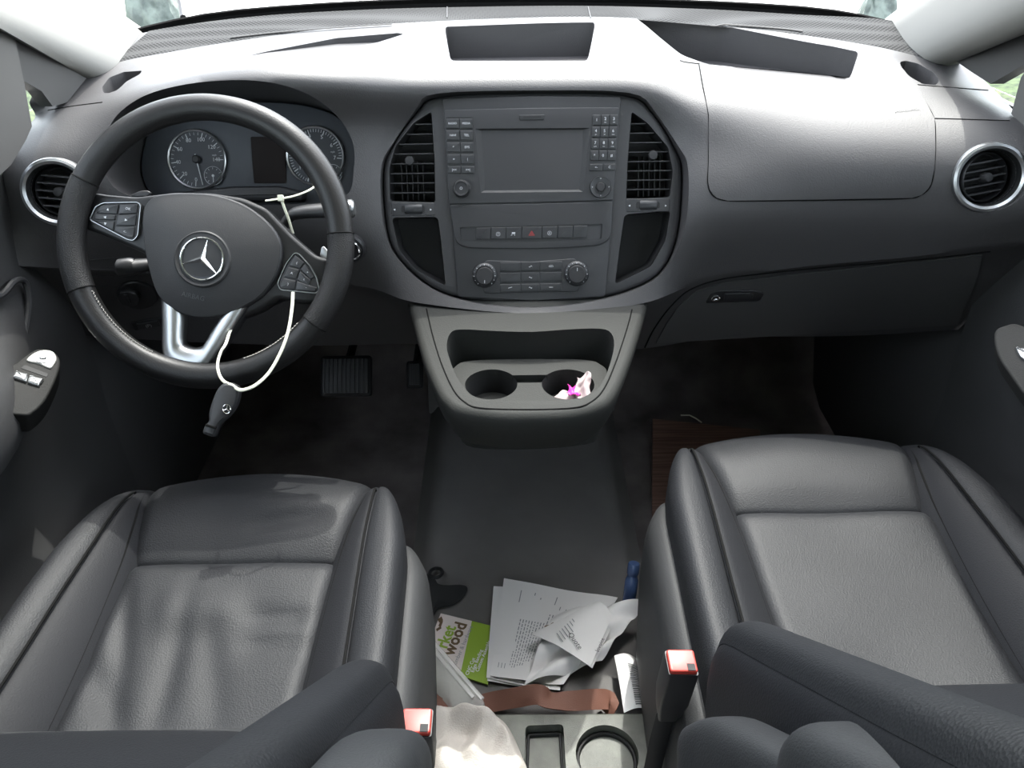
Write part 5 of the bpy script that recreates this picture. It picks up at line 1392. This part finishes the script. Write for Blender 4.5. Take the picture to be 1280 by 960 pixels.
# ---- clear plastic packet
def clear(name):
    m = bpy.data.materials.new(name); m.use_nodes = True; nt = m.node_tree; b = nt.nodes['Principled BSDF']
    b.inputs['Base Color'].default_value = (.9, .9, .88, 1); b.inputs['Roughness'].default_value = .12; b.inputs['Alpha'].default_value = .42; b.inputs['Coat Weight'].default_value = .6
    tc = nt.nodes.new('ShaderNodeTexCoord'); n = nt.nodes.new('ShaderNodeTexNoise'); n.inputs['Scale'].default_value = 60; bp = nt.nodes.new('ShaderNodeBump'); bp.inputs['Strength'].default_value = .6; bp.inputs['Distance'].default_value = .004
    nt.links.new(tc.outputs['Object'], n.inputs['Vector']); nt.links.new(n.outputs['Fac'], bp.inputs['Height']); nt.links.new(bp.outputs['Normal'], b.inputs['Normal']); return m
M['clear'] = clear('clear_film')
PF = Fr(atZ(570, 846, .085), (-.25, -.1, 1))
pk = thing('plastic_packet', 'clear plastic packet lying across the brown strap beside the towel', 'packet', PF.w(0, 0, -.02))
P = PF.poly([(535, 798), (543, 806), (603, 872), (604, 882), (572, 888), (563, 886), (533, 850)]); 
mb = MB(); mb.pillow(PF, rnd(P, .008, 3), -.012, -.004, .008, 5); build(mb, 'film', M['clear'], pk)
P = PF.poly([(537, 808), (546, 818), (590, 868), (582, 880), (566, 880), (534, 838)]); mb = MB(); mb.plate(PF, P, -.010, -.006); build(mb, 'card_insert', M['insert'], pk)
for a, b in (((536, 806), (592, 872)), ((542, 803), (603, 874))):
    mb = MB(); mb.tube([PF.p(a[0] + (b[0] - a[0]) * k / 8, a[1] + (b[1] - a[1]) * k / 8, .004 + .004 * math.sin(PI * k / 8)) for k in range(9)], .004, 8, flat=.6); build(mb, 'film_fold', M['clear'], pk)
# ---- brown strap: a flat band with twists, along the front of the tray
def band(name, pts, wd, m, label, cat, th=.0022):
    """pts: (u, v, z, lean) centre line of the band; lean turns it on edge"""
    C = cr_curve([tuple(atZ(u, v, z)) + (l,) for u, v, z, l in pts], 8); rows = []
    for i, (x, y, z, l) in enumerate(C):
        a, b = C[max(0, i - 1)], C[min(len(C) - 1, i + 1)]; t = V((b[0] - a[0], b[1] - a[1], b[2] - a[2])).normalized()
        s = V((0, 0, 1)).cross(t).normalized(); n = t.cross(s); d = s * math.cos(R(l)) + n * math.sin(R(l)); rows.append([V((x, y, z)) + d * (wd * k) for k in (-.5, -.25, 0, .25, .5)])
    m_ = MB(); m_.grid(rows); return single(m_, name, M[m], label, cat, smooth=60, mods=[('SOLIDIFY', dict(thickness=th, offset=0))])
band('leather_strap', [(528, 868, .075, 20), (548, 884, .070, 10), (575, 888, .066, 0), (612, 878, .066, 25), (645, 872, .082, 40), (672, 868, .098, 35), (690, 876, .088, -5), (716, 876, .084, 20), (745, 874, .092, 35), (762, 876, .080, 20), (756, 890, .064, 0)], .030, 'strap', 'brown leather strap twisted along the edge of the grey tray', 'strap')
# ---- barcode label
LB, SL = sheet('barcode_label', 'white label printed with a column of thin bars beside the passenger seat base', [(768, 820), (796, 824), (812, 888), (780, 892)], (.085, .075, .085, .100), 10, 10, lambda a, b: .010 * math.sin(PI * a) + .006 * math.sin(3 * b))
mb = MB(); b = .22
while b < .95:
    t = rr.uniform(.008, .02); mb.grid([[SL(.45 + .08 * q, bb, .0012) for q in range(7)] for bb in (b, b + t)]); b += t + rr.uniform(.010, .022)
build(mb, 'bars', M['ink'], LB, smooth=0)
# ---- blue bottle cap end beside the passenger seat
bc = atZ(791, 716, .13); BF = Fr(bc, (.1, .35, .9))
bt = thing('blue_bottle', 'small dark bottle with blue cap wedged against the passenger seat', 'bottle', bc - BF.n * .075)
mb = MB(); mb.lathe(BF, [(.009, -.004), (.0105, .0), (.0105, .016), (.009, .019), (.0005, .020)], 24); build(mb, 'cap', M['blue'], bt)
mb = MB(); mb.lathe(BF, [(.009, -.075), (.0115, -.07), (.0115, -.014), (.008, -.004)], 24); build(mb, 'body', M['blue'], bt)
# ---- dark cloth by the driver seat
def rag(fr, ol, hh, seed):
    r_ = random.Random(seed); P = cr_curve([fr.q(*p) for p in ol], 5, True); P = P if area(P) > 0 else P[::-1]
    cx = sum(p[0] for p in P) / len(P); cy = sum(p[1] for p in P) / len(P); rings = [[fr.w(x, y, 0) for x, y in P]]
    for k in range(9):
        s = 1 - k / 9; e = min(1, (1 - s) * 4); rings.append([fr.w(cx + (x - cx) * s, cy + (y - cy) * s, .003 + hh * e * (.6 + .4 * math.sin(60 * (cx + (x - cx) * s) + seed) * math.cos(45 * (cy + (y - cy) * s)))) for x, y in P])
    m = MB(); m.loft(rings); return m
GFr = Fr(atZ(555, 745, FZ), (0, 0, 1))
single(rag(GFr, [(530, 720), (540, 722), (548, 735), (575, 732), (585, 736), (580, 748), (566, 758), (548, 762), (540, 775), (530, 785), (525, 750)], .02, 3), 'cloth_glove', M['cloth'], 'black cloth glove crumpled on the floor against the driver seat', 'glove', mods=[('SUBSURF', dict(levels=1))], smooth=80)
gb = Fr(atZ(545, 716, FZ + .012), (0, .3, 1)); mb = MB(); mb.tube([gb.w(.012 * math.cos(t), .016 * math.sin(t), 0) for t in [2 * PI * k / 20 for k in range(20)]], .0035, 8, closed=True); single(mb, 'cable_loop', M['black'], 'small black loop of cable beside the driver seat above the glove', 'cable')
# ---- wood sample board in the passenger footwell
def woodmat():
    m = bpy.data.materials.new('wood_grain'); m.use_nodes = True; nt = m.node_tree; b = nt.nodes['Principled BSDF']
    tc = nt.nodes.new('ShaderNodeTexCoord'); mp = nt.nodes.new('ShaderNodeMapping'); mp.inputs['Scale'].default_value = (1.2, 40, 1); n = nt.nodes.new('ShaderNodeTexNoise'); n.inputs['Scale'].default_value = 6; n.inputs['Detail'].default_value = 6
    rp = nt.nodes.new('ShaderNodeValToRGB'); rp.color_ramp.elements[0].position = .35; rp.color_ramp.elements[1].position = .65
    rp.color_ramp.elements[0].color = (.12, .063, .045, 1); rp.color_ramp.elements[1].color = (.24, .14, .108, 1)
    nt.links.new(tc.outputs['Object'], mp.inputs['Vector']); nt.links.new(mp.outputs['Vector'], n.inputs['Vector']); nt.links.new(n.outputs['Fac'], rp.inputs['Fac']); nt.links.new(rp.outputs['Color'], b.inputs['Base Color']); b.inputs['Roughness'].default_value = .55
    return m
M['wood'] = woodmat()
WBf = Fr(atZ(860, 590, .015), (0, -.12, 1))
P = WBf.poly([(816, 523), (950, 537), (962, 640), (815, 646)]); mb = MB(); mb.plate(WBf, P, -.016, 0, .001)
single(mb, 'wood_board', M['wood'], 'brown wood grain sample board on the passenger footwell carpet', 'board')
tf_ = Fr(atZ(860, 523, .02), (0, 0, 1)); mb = MB(); mb.tube([atZ(851, 519, .012), atZ(862, 519, .012), atZ(870, 523, .012), atZ(877, 528, .012)], .0018, 6); single(mb, 'twig', M['tie'], 'thin pale bent twig on the carpet above the wood board', 'twig')
# ================================================================== light and outside
w = bpy.data.worlds.new('sky'); SC.world = w; w.use_nodes = True; nt = w.node_tree
bg = nt.nodes['Background']
sky = nt.nodes.new('ShaderNodeTexSky'); sky.sky_type = 'NISHITA'; sky.sun_disc = False; sky.sun_elevation = R(62); sky.sun_rotation = R(13); sky.air_density = 1.0; sky.dust_density = 3.0
hs = nt.nodes.new('ShaderNodeHueSaturation'); hs.inputs['Saturation'].default_value = .35
nt.links.new(sky.outputs[0], hs.inputs['Color']); nt.links.new(hs.outputs[0], bg.inputs['Color']); bg.inputs['Strength'].default_value = SKY
sd = bpy.data.lights.new('sun', 'SUN'); sd.energy = SUN; sd.angle = R(.6); sd.color = (1, .97, .91)
so = bpy.data.objects.new('sun', sd); COL.objects.link(so)
el, az = R(62), R(13)     # azimuth from straight ahead towards the passenger side
sdir = V((math.sin(az) * math.cos(el), math.cos(az) * math.cos(el), math.sin(el)))
so.rotation_euler = sdir.to_track_quat('Z', 'Y').to_euler()
so.location = (0, 1, 4)
vs = SC.view_settings; vs.view_transform = 'Standard'; vs.look = 'None'; vs.gamma = 1; vs.exposure = EXPOSURE
try: vs.use_curve_mapping = False
except Exception: pass
SC.cycles.max_bounces = 8; SC.cycles.diffuse_bounces = 5; SC.cycles.transparent_max_bounces = 12
SC.cycles.caustics_reflective = False; SC.cycles.caustics_refractive = False
SC.cycles.sample_clamp_indirect = 6
try: SC.cycles.use_denoising = True
except Exception: pass
mb = MB(); mb.grid([[V((x, y, -.62)) for x in (-40, 40)] for y in (-10, 60)]); o = struct(mb, 'ground', M['paving'], 'pale concrete paving outside the van', smooth=0)

for sg in (-1, 1):
    mb = MB(); rr_ = random.Random(4 + sg); rows = []
    for i in range(40):
        y = -8 + 16 * i / 39; rows.append([V((sg * (2.6 + 6 * j / 19), y, -.60 + .06 * j + rr_.uniform(-.04, .06) * (j > 0))) for j in range(20)])
    mb.grid(rows); o = build(mb, 'grass_verge', M['grass'], None); o['kind'] = 'structure'; o['label'] = 'green grass bank outside the ' + ('driver' if sg < 0 else 'passenger') + ' side of the van'

# shrubs outside ahead of the van, and the wiper resting on the scuttle
def shrub(u, v, y, r, h, seed, lab):
    c = atY(u, v, y); c.z = -.62; rr_ = random.Random(seed); bm = bmesh.new(); bmesh.ops.create_icosphere(bm, subdivisions=4, radius=1)
    mb = MB()
    for q in bm.verts:
        k = 1 + .10 * math.sin(3 * q.co.x + seed) * math.sin(2.5 * q.co.y) + rr_.uniform(-.07, .07); mb.v.append(c + V((q.co.x * r * k, q.co.y * r * k, (1 + q.co.z * k) * h / 2)))
    mb.f = [tuple(w_.index for w_ in f.verts) for f in bm.faces]; bm.free()
    return single(mb, 'shrub', M['rock'], lab, 'shrub', smooth=60)
shrub(194, 10, 5.0, .17, 1.35, 1, 'grey green shrub outside seen over the driver end of the dashboard')
shrub(1098, 5, 6.0, .15, 1.0, 2, 'grey shrub outside seen over the passenger end of the dashboard')
wp = thing('windscreen_wiper', 'black windscreen wiper resting along the foot of the windscreen', 'wiper', atY(640, 2, 1.80))
mb = MB(); mb.tube([V(p) + V((0, .05, .035)) for p in bot[8:19]], .007, 8); build(mb, 'blade', M['black'], wp)
mb = MB(); mb.tube([atY(229, 22, 1.66), atY(227, 8, 1.70), atY(223, -10, 1.74)], .006, 8); single(mb, 'wiper_arm', M['black'], 'black wiper arm beside the grey green shrub', 'wiper arm')
